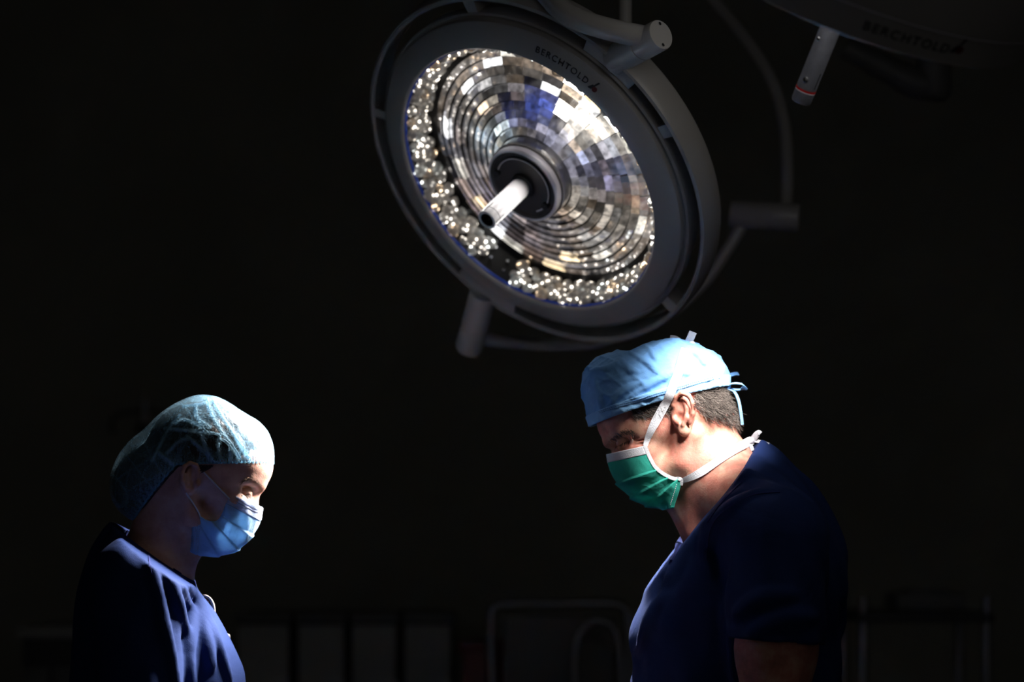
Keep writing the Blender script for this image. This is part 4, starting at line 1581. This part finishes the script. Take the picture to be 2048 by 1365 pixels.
# lower strap round the neck to the knot at the nape
P, Nn = proj_line([BV_M], [(1357, 964), (1375, 958), (1400, 947), (1425, 932), (1450, 915), (1472, 900), (1485, 892)], 50, 0.0014)
P = relax(P, 6) + catmull([m3(1489, 889, -20), m3(1496, 885, -12), m3(1503, 882, -8)], 8)
Nn = Nn + [Vector((0.3, -0.9, 0.3)).normalized()] * 8
ribbon_mesh(P, relax_n(Nn), [0.006 + 0.008 * min(1, i / 20) for i in range(len(P))], 0.0013).build('strap', M['mask_white'], mask_m)
MB().tube([m3(1495, 886, -10), m3(1502, 882, -8), m3(1508, 880, -8)], [0.005, 0.0065, 0.005], n=12).build('strap_knot', M['mask_white'], mask_m)
for pts_, w_ in (([(1504, 882, -8), (1510, 874, -12), (1517, 867, -14), (1520, 869, -14)], 0.010), ([(1506, 882, -8), (1518, 884, -12), (1530, 888, -14), (1538, 890, -14)], 0.006), ([(1498, 888, -10), (1503, 896, -14), (1505, 902, -14)], 0.006)):
    q = catmull([m3(*a) for a in pts_], 12)
    ribbon_mesh(q, [Vector((0.2, -0.9, 0.4)).normalized()] * 12, w_, 0.0012).build('strap_end', M['mask_white'], mask_m)

# ================= the woman on the left =================
woman = empty('person', (W(315, 1400, YM).x, YM, 0), 'person in sheer bouffant cap and pale blue mask looking down, navy top', 'person', 'people in the operating room')
RW = pitch(18, 1)
F1 = Field(axis(m3(110, 0).x, m3(640, 0).x, [(m3(240, 0).x, m3(556, 0).x)], 0.0017, 0.009),
           axis(YM - 0.34, YM + 0.34, [(YM - 0.09, YM + 0.09)], 0.0017, 0.009),
           axis(0.70, 1.74, [(m3(0, 1150).z, m3(0, 785).z)], 0.0017, 0.009))
F = F1
CR_W = ell(m3(420, 907), R3(95, 72, 76), RW)
TEMP_W = ell(m3(432, 958), R3(52, 63, 38), RW)
BACK_W = ell(m3(345, 955), R3(46, 60, 46), RW)
F.add(CR_W)
F.add(ell(m3(488, 934), R3(42, 56, 42), RW), 0.02)
F.add(TEMP_W, 0.025)
F.add(BACK_W, 0.02)
F.add(ell(m3(462, 1010), R3(38, 51, 54), RW), 0.02)
F.add(ell(m3(412, 1052), R3(38, 42, 34), RW), 0.02)
F.add(cap(m3(338, 995), m3(302, 1125), 0.046, 0.043), 0.025)
F.add(cap(m3(388, 1075), m3(342, 1150), 0.022, 0.030), 0.025)
F.add(ell(m3(455, 1075), R3(17, 20, 18), RW), 0.015)


def w_side(s):
    F.add(cap(m3(519, 972, s * 11), m3(497, 958, s * 42), 0.008, 0.007), 0.010)
    F.add(cap(m3(376, 975, s * 55), m3(380, 1034, s * 46), 0.011, 0.012), 0.02)
    F.add(cap(m3(380, 1034, s * 45), m3(444, 1080, s * 14), 0.012, 0.014), 0.02)
    F.add(ell(m3(470, 1004, s * 43), R3(21, 13, 12), RW), 0.015)
    F.add(cap(m3(355, 990, s * 46), m3(345, 1140, s * 16), 0.010, 0.009), 0.015)
    F.sub(ell(m3(501, 985, s * 38), R3(14, 14, 8), RW), 0.008)
    F.add(ell(m3(489, 987, s * 31), R3(12.5, 12.5, 11), RW), 0.003)
    F.sub(cap(m3(503, 993, s * 38), m3(476, 986, s * 46), 0.0015, 0.0012), 0.002)
    F.sub(cap(m3(505, 976, s * 40), m3(476, 974, s * 47), 0.0016, 0.0012), 0.003)
    F.add(ell(m3(381, 958, s * 67), R3(16, 6, 25), pitch(10, 1)), 0.005)
    hel = [(393, 958, 68), (397, 944, 71), (392, 931, 75), (380, 927, 78), (369, 934, 80), (364, 948, 80), (366, 964, 79), (371, 977, 76)]
    chain(F, [m3(a, b, s * c) for a, b, c in hel], [0.003] + [0.0035] * 6 + [0.003], 0.003)
    F.sub(ell(m3(382, 946, s * 81), R3(8.5, 8, 11), pitch(10, 1)), 0.003)
    F.sub(ell(m3(387, 966, s * 80), R3(7, 12, 9), pitch(10, 1)), 0.003)
    chain(F, [m3(379, 938, s * 72), m3(374, 952, s * 74), m3(377, 966, s * 75)], [0.002, 0.0028, 0.003], 0.004)
    F.add(ell(m3(394, 970, s * 70), R3(4.5, 5, 6), RW), 0.004)
    F.add(ell(m3(377, 982, s * 70), R3(7, 5, 7), RW), 0.005)


both(w_side)
F.add(cap(m3(504, 993), m3(509, 1028), 0.0065, 0.0085), 0.008)
both(lambda s: F.add(ell(m3(500, 1034, s * 10), R3(8, 7, 8), RW), 0.006))
F.add(ell(m3(292, 1310), R3(88, 130, 180)), 0.03)
F.add(ell(m3(305, 1450), R3(110, 140, 190)), 0.03)


def w_arm(s):
    F.add(cap(m3(288, 1160, s * 30), m3(268, 1195, s * 130), 0.030, 0.036), 0.03)
    y_s, y_e, y_w = (0.155, 0.19, 0.12)
    sh = Vector((m3(262, 0, s * 155).x, YM + s * y_s, m3(0, 1198, s * 155).z))
    el_ = Vector((m3(285, 0, s * 190).x, YM + s * y_e, m3(0, 1510, s * 190).z))
    wr = Vector((m3(500, 0).x, YM + s * y_w, m3(0, 1540).z))
    chain(F, [sh, sh.lerp(el_, 0.55), el_], [0.044, 0.043, 0.037], 0.03)
    chain(F, [el_, el_.lerp(wr, 0.35), wr], [0.037, 0.035, 0.024], 0.03)
    hand(F, wr, Vector((1, -s * 0.25, -0.1)), Vector((0.1, 0, -1)), Vector((0, s, 0)))


both(w_arm)
vf_w = F1.verts_faces(1)
BV_W = F1.bvh(vf_w)
link('body', mesh_np('body', *vf_w), M['skin_w'], woman)

# --- navy top with long loose sleeves
F = Field(axis(m3(105, 0).x, m3(560, 0).x, [], 0.0038, 0.0038), axis(YM - 0.33, YM + 0.33, [], 0.0045, 0.0045), axis(0.82, m3(0, 1030).z, [], 0.0038, 0.0038))
F.add(ell(m3(308, 1430), R3(132, 155, 205)), 0.05)
F.add(ell(m3(272, 1265), R3(88, 135, 130)), 0.05)
F.add(cap(m3(300, 1160), m3(352, 1258), 0.034, 0.036), 0.05)
F.add(cap(m3(362, 1275), m3(410, 1370), 0.040, 0.052), 0.05)
both(lambda s: F.add(ell(m3(386, 1340, s * 55), R3(48, 55, 62)), 0.04))
F.add(ell(m3(262, 1170), R3(66, 120, 80)), 0.05)
F.add(cap(m3(270, 1112), m3(306, 1138), 0.055, 0.040), 0.04)


def w_sleeve(s):
    F.add(cap(m3(290, 1120, s * 35), m3(278, 1160, s * 130), 0.052, 0.062), 0.05)
    sh, el_ = m3(272, 1172, s * 155), m3(285, 1500, s * 190)
    F.add(cap(sh, el_, 0.066, 0.060), 0.035)
    F.add(cap(el_, m3(440, 1530, s * 145), 0.058, 0.05), 0.03)


both(w_sleeve)
X, Y, Z = F.full()
F.d = F.d + (0.0018 * np.sin(Z * 45 + 12 * np.sin(X * 9 + Y * 4) + Y * 12) + 0.0012 * np.sin(X * 80 + Z * 35 + 5 * np.sin(Y * 21))).astype(np.float32)
b0 = F.bvh()
for ln, r_ in (([(300, 1132), (312, 1180), (325, 1240), (340, 1310), (352, 1380)], .0065), ([(322, 1122), (340, 1170), (358, 1225), (372, 1290), (382, 1380)], .0085),
               ([(340, 1135), (362, 1180), (376, 1225), (380, 1260), (376, 1300)], .007), ([(345, 1130), (378, 1185), (402, 1240), (416, 1300), (420, 1340)], .007),
               ([(352, 1140), (395, 1208), (430, 1280), (458, 1365)], .006)):
    P, Nn = proj_line([b0], ln, 26, 0.0022)
    r_ *= 0.62
    P = relax(P, 6)
    if len(P) > 3:
        chain(F, P, [r_ * (0.35 + 0.8 * math.sin(math.pi * (0.06 + 0.88 * i / (len(P) - 1)))) for i in range(len(P))], 0.013)
F.d = np.maximum(F.d, side_plane((243, 1058), (362, 1143), YM, (300, 1300))(X, Y, Z).astype(np.float32))
F.sub(cap(m3(338, 1000), m3(298, 1112), 0.052, 0.057), 0.004)
F.d = np.maximum(F.d, (0.86 - Z + 0 * X + 0 * Y).astype(np.float32))
vf_t = F.verts_faces(1)
BV_WT = F.bvh(vf_t)
top_w = link('scrub_top', mesh_np('scrub_top', *vf_t), M['navy'], woman)
P, Nn = proj_line([BV_WT], [(250, 1068), (278, 1086), (305, 1106), (332, 1126), (356, 1146)], 30, 0.0)
if len(P) > 3:
    ribbon_mesh(relax(P), Nn, 0.013, 0.002).build('collar', M['navy_dark'], top_w)
for ln in ([(297, 1108), (299, 1130), (303, 1150)], [(252, 1172), (262, 1163), (275, 1157), (290, 1152), (300, 1150)]):
    P, Nn = proj_line([BV_WT], ln, 20, 0.0)
    ribbon_mesh(relax(P), Nn, 0.0026, 0.001).build('seam', M['navy_dark'], top_w)
# curved badge clip and small button on the front of the top
q = catmull([m3(398, 1196, 25), m3(408, 1194, 25), m3(418, 1199, 25), m3(425, 1212, 25), m3(427, 1232, 25)], 20)
ribbon_mesh(q, [((p - m3(403, 1222, 25)).normalized()) for p in q], 0.012, 0.003).build('badge_clip', M['badge'], top_w)
q2 = [p + (m3(403, 1222, 25) - p).normalized() * 0.004 for p in q[:12]]
ribbon_mesh(q2, [((p - m3(403, 1222, 25)).normalized()) for p in q2], 0.010, 0.002).build('badge_backing', M['pink'], top_w)
MB().tube([m3(440, 1280, 20), m3(456, 1274, 20), m3(460, 1273, 20)], [0.005, 0.0055, 0.003], n=14).build('button', M['badge'], top_w)
make_trousers(woman.location.x, 0.88, 1, 0.16, woman, 0)
for s in (-1, 1):
    make_shoe(woman.location.x + 0.03, YM + s * 0.10, 1, woman)

# --- hair
F = Field(axis(m3(205, 0).x, m3(560, 0).x, [], 0.003, 0.003), axis(YM - 0.10, YM + 0.10, [], 0.0035, 0.0035), axis(m3(0, 1075).z, m3(0, 785).z, [], 0.003, 0.003))
BUN = ell(m3(290, 968), R3(50, 52, 55), RW)
F.add(CR_W, 0, 0.003)
F.add(TEMP_W, 0.025, 0.001)
F.add(BACK_W, 0.02, 0.004)
F.add(BUN, 0.03)
X, Y, Z = F.full()
hk1 = side_plane((535, 915), (360, 938), YM, (420, 850))(X, Y, Z)
hk2 = side_plane((365, 940), (275, 1040), YM, (250, 900))(X, Y, Z)
F.d = F.d - (0.0012 * np.sin(X * 160 + Z * 150) * np.sin(Y * 300)).astype(np.float32)
F.d = np.maximum(F.d, np.minimum(hk1, hk2)).astype(np.float32)
hair_w = link('hair', mesh_np('hair', *F.verts_faces(1)), M['hair_dark'], woman)
pts, dirs = [], []
for _ in range(240):
    px, py = random.uniform(400, 428), random.uniform(930, 950)
    if py > 948 - (px - 400) * 0.5:
        continue
    h = proj([BV_W], px, py, 0.001)
    if h:
        pts.append(h[0])
        dirs.append((Vector((-0.9, 0, -0.35 + random.gauss(0, 0.1))) + h[1] * 0.05).normalized())
strands(pts, dirs, 0.007, 0.0004, curl=0.08).build('hair_strands', M['brow'], hair_w, smooth=False)['kind'] = 'stuff'
pts, dirs = [], []
for _ in range(60):
    t = random.random()
    h = proj([BV_W], 524 - 40 * t, 972 - 14 * math.sin(t * 2.6) + random.gauss(0, 1.4), 0.0004)
    if h:
        pts.append(h[0])
        dirs.append((Vector((-0.8, -0.2, 0.1 - 0.5 * t + random.gauss(0, 0.2))) + h[1] * 0.2).normalized())
strands(pts, dirs, 0.006, 0.0003, curl=0.2).build('eyebrow', M['brow_light'], woman, smooth=False)['kind'] = 'stuff'
pts, dirs = [], []
for _ in range(46):
    t = random.random()
    h = proj([BV_W], 502 - 20 * t, 993 - 4 * t + random.gauss(0, 0.8), 0.0004)
    if h:
        pts.append(h[0])
        dirs.append((Vector((0.5 - 0.7 * t, -0.5, -0.75)) + h[1] * 0.2).normalized())
strands(pts, dirs, 0.008, 0.0003, curl=0.15).build('eyelashes', M['lash'], woman, smooth=False)['kind'] = 'stuff'

# --- sheer bouffant cap
F = Field(axis(m3(195, 0).x, m3(562, 0).x, [], 0.0017, 0.0017), axis(YM - 0.105, YM + 0.105, [], 0.0019, 0.0019), axis(m3(0, 1085).z, m3(0, 780).z, [], 0.0017, 0.0017))
F.add(CR_W, 0, 0.003)
F.add(TEMP_W, 0.025, 0.004)
F.add(BACK_W, 0.02, 0.010)
F.add(ell(m3(484, 905), R3(42, 54, 50), RW), 0.02, 0.0015)
F.add(BUN, 0.03, 0.005)
F.add(cap(m3(408, 856), m3(312, 925), 0.047, 0.048), 0.03)
X, Y, Z = F.full()
cr = np.zeros(F.d.shape, dtype=np.float32)
ctr = m3(410, 900)
ang = np.arctan2(Y - ctr.y, X - ctr.x)
for kx, ky, kz, ph, am, pw in ((75, 40, 20, 0.3, 0.45, 14), (-50, 70, 55, 1.2, 0.4, 16), (95, -50, -75, 2.2, 0.4, 18), (20, -60, 120, 3.1, 0.3, 18)):
    s_ = np.sin(kx * X + ky * Y + kz * Z + ph + 0.9 * np.sin(26 * X + 33 * Z + ph) + 0.7 * np.sin(41 * Z - 17 * Y))
    cr = np.maximum(cr, am * (1 - np.abs(s_)) ** pw)
# creases the photograph shows on this side
b0 = F.bvh()
for ln in ([(414, 797), (424, 830), (445, 865), (470, 900), (487, 928)], [(330, 856), (370, 860), (410, 864), (441, 870)], [(441, 870), (437, 900), (447, 928)], [(375, 872), (395, 890), (415, 908), (430, 925)],
           [(440, 878), (462, 892), (458, 928)], [(352, 845), (365, 838), (400, 850), (410, 862)], [(335, 905), (355, 885), (378, 875)], [(425, 800), (450, 840), (475, 880), (500, 920)], [(368, 812), (400, 808), (412, 805)],
           [(318, 905), (335, 920), (348, 930)], [(392, 808), (395, 835), (420, 855)], [(405, 870), (412, 895), (425, 925)], [(305, 920), (335, 860), (360, 830)]):
    P, Nn = proj_line([b0], ln, 16, 0.0)
    for i in range(len(P) - 1):
        fn, lo, hi = cap(P[i], P[i + 1], 0.001, 0.001)
        sl, Q = F.blk([x - 0.008 for x in lo], [x + 0.008 for x in hi])
        if sl:
            cr[sl] = np.maximum(cr[sl], np.clip(1.15 - np.maximum(fn(*Q), 0) / 0.0042, 0, 1.0) ** 2.2)
hk1 = side_plane((541, 928), (366, 933), YM, (420, 850))(X, Y, Z)
hk2 = side_plane((366, 932), (262, 1052), YM, (250, 900))(X, Y, Z)
keep = np.minimum(hk1, hk2)
gath = np.exp(-np.maximum(-keep, 0) / 0.014) * np.abs(np.sin(ang * 46))
d0 = F.d - 0.0013 * np.minimum(cr, 1) - (0.002 * gath).astype(np.float32)
F.d = np.maximum(np.maximum(d0, -(d0 + 0.0022)), keep).astype(np.float32)
vf_c = F.verts_faces(1)
cap_w = mesh_np('bouffant_cap', *vf_c)
ix = [np.clip(np.searchsorted(F.ax[a], vf_c[0][:, a]), 0, len(F.ax[a]) - 1) for a in range(3)]
cv = cr[ix[0], ix[1], ix[2]] + 0.5 * gath[ix[0], ix[1], ix[2]].astype(np.float32)
at = cap_w.attributes.new('crease', 'FLOAT', 'POINT')
if len(at.data) == len(cv):
    at.data.foreach_set('value', np.ascontiguousarray(np.clip(cv, 0, 1), dtype=np.float32))
cap_wo = link('bouffant_cap', cap_w, M['sheer'], woman)
# gathered elastic hem
F.d = np.maximum(np.maximum(np.maximum(d0 - 0.0004, -(d0 + 0.0030)), keep - 0.001), -(keep + 0.0026)).astype(np.float32)
F.d = F.d + (0.0006 * np.sin(ang * 90)).astype(np.float32)
vf_h = F.verts_faces(1)
link('elastic_hem', mesh_np('elastic_hem', *vf_h), M['sheer_hem'], cap_wo)


def woman_pleat(v, u):
    d = 0.0
    for c0, am in ((0.30, 0.003), (0.5, 0.003), (0.72, 0.0022)):
        t = (v - c0) / 0.16
        if 0 <= t < 1:
            d += am * (1 - t) * min(1, t * 10) * (1 - 0.4 * u)
    d += 0.0026 * max(0, math.sin(u * 8 - v * 12 + 1.0)) * u * max(0, v - 0.12)
    d += 0.0012 * math.sin(u * 17 + v * 20) * u
    return d


S = [(522, 1018), (517, 1043), (505, 1067), (487, 1089), (465, 1104), (440, 1112), (415, 1113), (400, 1112)]
E = [(462, 988, 56), (452, 1008, 58), (443, 1030, 58), (433, 1042, 57), (415, 1041, 56), (388, 1030, 54), (384, 1068, 50), (380, 1105, 44)]
G = mask_grid(S, E, 56, 65, 96, woman_pleat)
mask_w = grid_mesh('face_mask', G, 13, 96, M['mask_blue'], woman)
grid_mesh('top_border', G, 0, 14, M['mask_pale'], mask_w, 0.0022)
bvk = BVHTree.FromPolygons(G.reshape(-1, 3).tolist(), [(i * 65 + j, i * 65 + j + 1, (i + 1) * 65 + j + 1, (i + 1) * 65 + j) for i in range(95) for j in range(64)])
for off in (3.5, 8.5):
    ln = [(463 - off * 0.55, 988 + off), (490 - off * 0.5, 1003 + off), (519 - off * 0.3, 1018 + off)]
    P, Nn = proj_line([bvk], ln, 30, 0.001)
    if len(P) > 4:
        ribbon_mesh(P, Nn, 0.0012, 0.0007).build('weld_line', M['weld'], mask_w)
for k_ in range(4):
    st = MB()
    for i in range(15):
        h = proj([bvk], 389 + k_ * 4 - i * 0.45, 1035 + i * 4.8, 0.0008)
        if h:
            st.tube([h[0] + Vector((0, 0, 0.0012)), h[0] - Vector((0, 0, 0.0012))], 0.0005, n=5)
    if st.v:
        st.build('weld_dots', M['mask_pale'], mask_w)['kind'] = 'stuff'
for ln in ([(408, 945), (425, 962), (442, 980), (460, 999)], [(373, 986), (382, 1001), (391, 1017), (401, 1034)]):
    P, Nn = proj_line([BV_W, bvk], ln, 26, 0.0015)
    MB().tube(relax(P, 10), 0.0013, n=8).build('ear_loop', M['mask_white'], mask_w)


# ------------------------------------------------------------------ background equipment
def part(root, name, c, s, m, bev=0.004, rot=None):
    return MB().box(c, s, rot, bev).build(name, M[m], root)


# row of glass-fronted supply units
YB = 6.45
tops = [(472, 582, 'pale supply cabinet nearest the left person, first of four along the back'), (594, 692, 'second pale supply cabinet of four along the dark back wall'),
        (702, 796, 'third pale supply cabinet of four along the dark back wall'), (806, 906, 'fourth pale supply cabinet, the one beside the dark red bin')]
for x0, x1, lab in tops:
    a, b = W(x0, 1240, YB), W(x1, 1240, YB)
    cx, w = (a.x + b.x) / 2, b.x - a.x
    r = empty('supply_cabinet', (cx, YB, 0), lab, 'cabinet', 'supply cabinets along the back wall')
    z1 = a.z
    part(r, 'body', (cx, YB + 0.2, z1 / 2 + 0.02), (w, 0.4, z1 - 0.04), 'cab_frame')
    part(r, 'door', (cx, YB - 0.012, z1 - 0.10), (w - 0.012, 0.02, 0.17), 'cab')
    part(r, 'door', (cx, YB - 0.012, 0.53), (w - 0.012, 0.02, 1.0 - 0.06), 'cab')
    part(r, 'handle', (cx + w * 0.3, YB - 0.03, z1 - 0.17), (0.05, 0.012, 0.012), 'steel', 0.002)
    part(r, 'worktop', (cx, YB + 0.19, z1 + 0.005), (w + 0.004, 0.44, 0.022), 'vinyl')
    part(r, 'plinth', (cx, YB + 0.2, 0.03), (w - 0.02, 0.36, 0.06), 'cab_frame')
# red bin
a, b = W(925, 1285, 6.1), W(1035, 1285, 6.1)
r = empty('waste_bin', ((a.x + b.x) / 2, 6.1, 0), 'dark red waste bin standing right of the supply cabinets', 'bin')
cx, w = (a.x + b.x) / 2, b.x - a.x
part(r, 'body', (cx, 6.1, a.z / 2 + 0.005), (w, 0.16, a.z - 0.03), 'bin_red', 0.02)
part(r, 'lid', (cx, 6.1, a.z - 0.01), (w + 0.02, 0.18, 0.03), 'bin_red', 0.01)
# chair with a rounded high back
yc = 5.9
r = empty('high_back_chair', (W(1120, 1300, yc).x, yc, 0), 'dim grey chair with wide rounded back beside the right person', 'chair')
fr = catmull([W(985, 1400, yc), W(982, 1250, yc), W(990, 1216, yc), W(1030, 1209, yc), W(1120, 1209, yc), W(1210, 1209, yc), W(1246, 1216, yc), W(1256, 1250, yc), W(1254, 1400, yc)], 60)
MB().tube(fr, 0.012, n=12).build('back_frame', M['steel'], r)
ctrx = W(1120, 0, yc).x
part(r, 'backrest', (ctrx, yc + 0.03, W(0, 1320, yc).z), (0.28, 0.05, 0.22), 'vinyl', 0.02)
arc = catmull([W(1150, 1400, yc - 0.1), W(1152, 1290, yc - 0.1), W(1175, 1250, yc - 0.1), W(1200, 1244, yc - 0.1), W(1225, 1256, yc - 0.1), W(1240, 1300, yc - 0.1), W(1242, 1400, yc - 0.1)], 40)
MB().tube(arc, 0.010, n=12).build('armrest', M['steel'], r)
part(r, 'seat', (ctrx, yc - 0.15, 0.62), (0.42, 0.42, 0.09), 'vinyl', 0.03)
for sx in (-1, 1):
    for sy in (-1, 1):
        MB().tube([(ctrx + sx * 0.18, yc - 0.15 + sy * 0.18, 0.6), (ctrx + sx * 0.2, yc - 0.15 + sy * 0.2, 0.0)], 0.014, n=12).build('leg', M['steel'], r)
MB().tube([fr[0], Vector((fr[0].x, yc - 0.05, 0.62))], 0.012, n=10).build('back_post', M['steel'], r)
MB().tube([fr[-1], Vector((fr[-1].x, yc - 0.05, 0.62))], 0.012, n=10).build('back_post', M['steel'], r)
# instrument trolley behind the right person
yt = 6.0
x0, x1 = W(1705, 0, yt).x, W(1945, 0, yt).x
zt = W(0, 1232, yt).z
r = empty('instrument_trolley', ((x0 + x1) / 2, yt, 0), 'dark steel instrument trolley behind the right person near the right wall', 'trolley')
part(r, 'tray', ((x0 + x1) / 2, yt, zt), (x1 - x0 + 0.03, 0.4, 0.025), 'cab_frame')
part(r, 'shelf', ((x0 + x1) / 2, yt, zt - 0.45), (x1 - x0, 0.38, 0.02), 'cab_frame')
for sx in (x0, x1):
    for sy in (-0.18, 0.18):
        MB().tube([(sx, yt + sy, zt + 0.05), (sx, yt + sy, 0.08)], 0.012, n=12).build('post', M['steel'], r)
        MB().lathe([(0.0, -0.015), (0.035, -0.015), (0.04, -0.008), (0.04, 0.008), (0.035, 0.015), (0.0, 0.015)], n=20, mtx=Matrix.Translation((sx, yt + sy, 0.04)) @ Matrix.Rotation(math.pi / 2, 4, 'X')).build('castor', M['shoe'], r)
r = empty('wrapped_pack', (W(1860, 0, yt).x, yt, zt + 0.013), 'dim wrapped pack lying on the instrument trolley', 'pack')
part(r, 'cover', (W(1845, 0, yt).x, yt - 0.03, zt + 0.036), (0.17, 0.2, 0.045), 'vinyl', 0.015)
part(r, 'fold_flap', (W(1845, 0, yt).x, yt - 0.04, zt + 0.062), (0.10, 0.14, 0.008), 'vinyl', 0.003)
# drip stand behind the left person
yi = 7.0
x = W(290, 0, yi).x
r = empty('drip_stand', (x, yi, 0), 'thin steel drip stand with hooked top behind the left person', 'drip stand')
zt = W(0, 798, yi).z
MB().tube([(x, yi, 0.06), (x, yi, zt)], 0.0125, n=14).build('pole', M['steel'], r)
MB().tube([(x, yi, W(0, 872, yi).z), (x, yi, W(0, 848, yi).z)], 0.024, n=16).build('clamp', M['shoe'], r)
for sx in (-1, 1):
    q = catmull([Vector((x, yi, W(0, 822, yi).z)), Vector((x + sx * 0.05, yi, W(0, 826, yi).z)), Vector((x + sx * 0.088, yi, W(0, 834, yi).z)), Vector((x + sx * 0.098, yi, W(0, 858, yi).z)), Vector((x + sx * 0.085, yi, W(0, 866, yi).z))], 20)
    MB().tube(q, 0.006, n=10).build('hook', M['cab_frame'], r)
for k_ in range(5):
    a_ = 2 * math.pi * k_ / 5
    MB().tube([(x, yi, 0.09), (x + 0.28 * math.cos(a_), yi + 0.28 * math.sin(a_), 0.03)], 0.014, n=10).build('foot', M['steel'], r)
# pale unit at the far left
yl = 6.3
a, b = W(45, 1256, yl), W(165, 1256, yl)
cx, w = (a.x + b.x) / 2, b.x - a.x
r = empty('storage_unit', (cx, yl, 0), 'pale storage unit with paler top edge at the far left', 'cabinet')
part(r, 'body', (cx, yl + 0.2, a.z / 2), (w, 0.4, a.z - 0.03), 'cab_frame')
part(r, 'worktop', (cx, yl + 0.19, a.z - 0.012), (w + 0.02, 0.44, 0.03), 'cab')
for sx in (-1, 1):
    part(r, 'door', (cx + sx * w / 4, yl - 0.012, a.z / 2 - 0.03), (w / 2 - 0.008, 0.02, a.z - 0.14), 'vinyl')
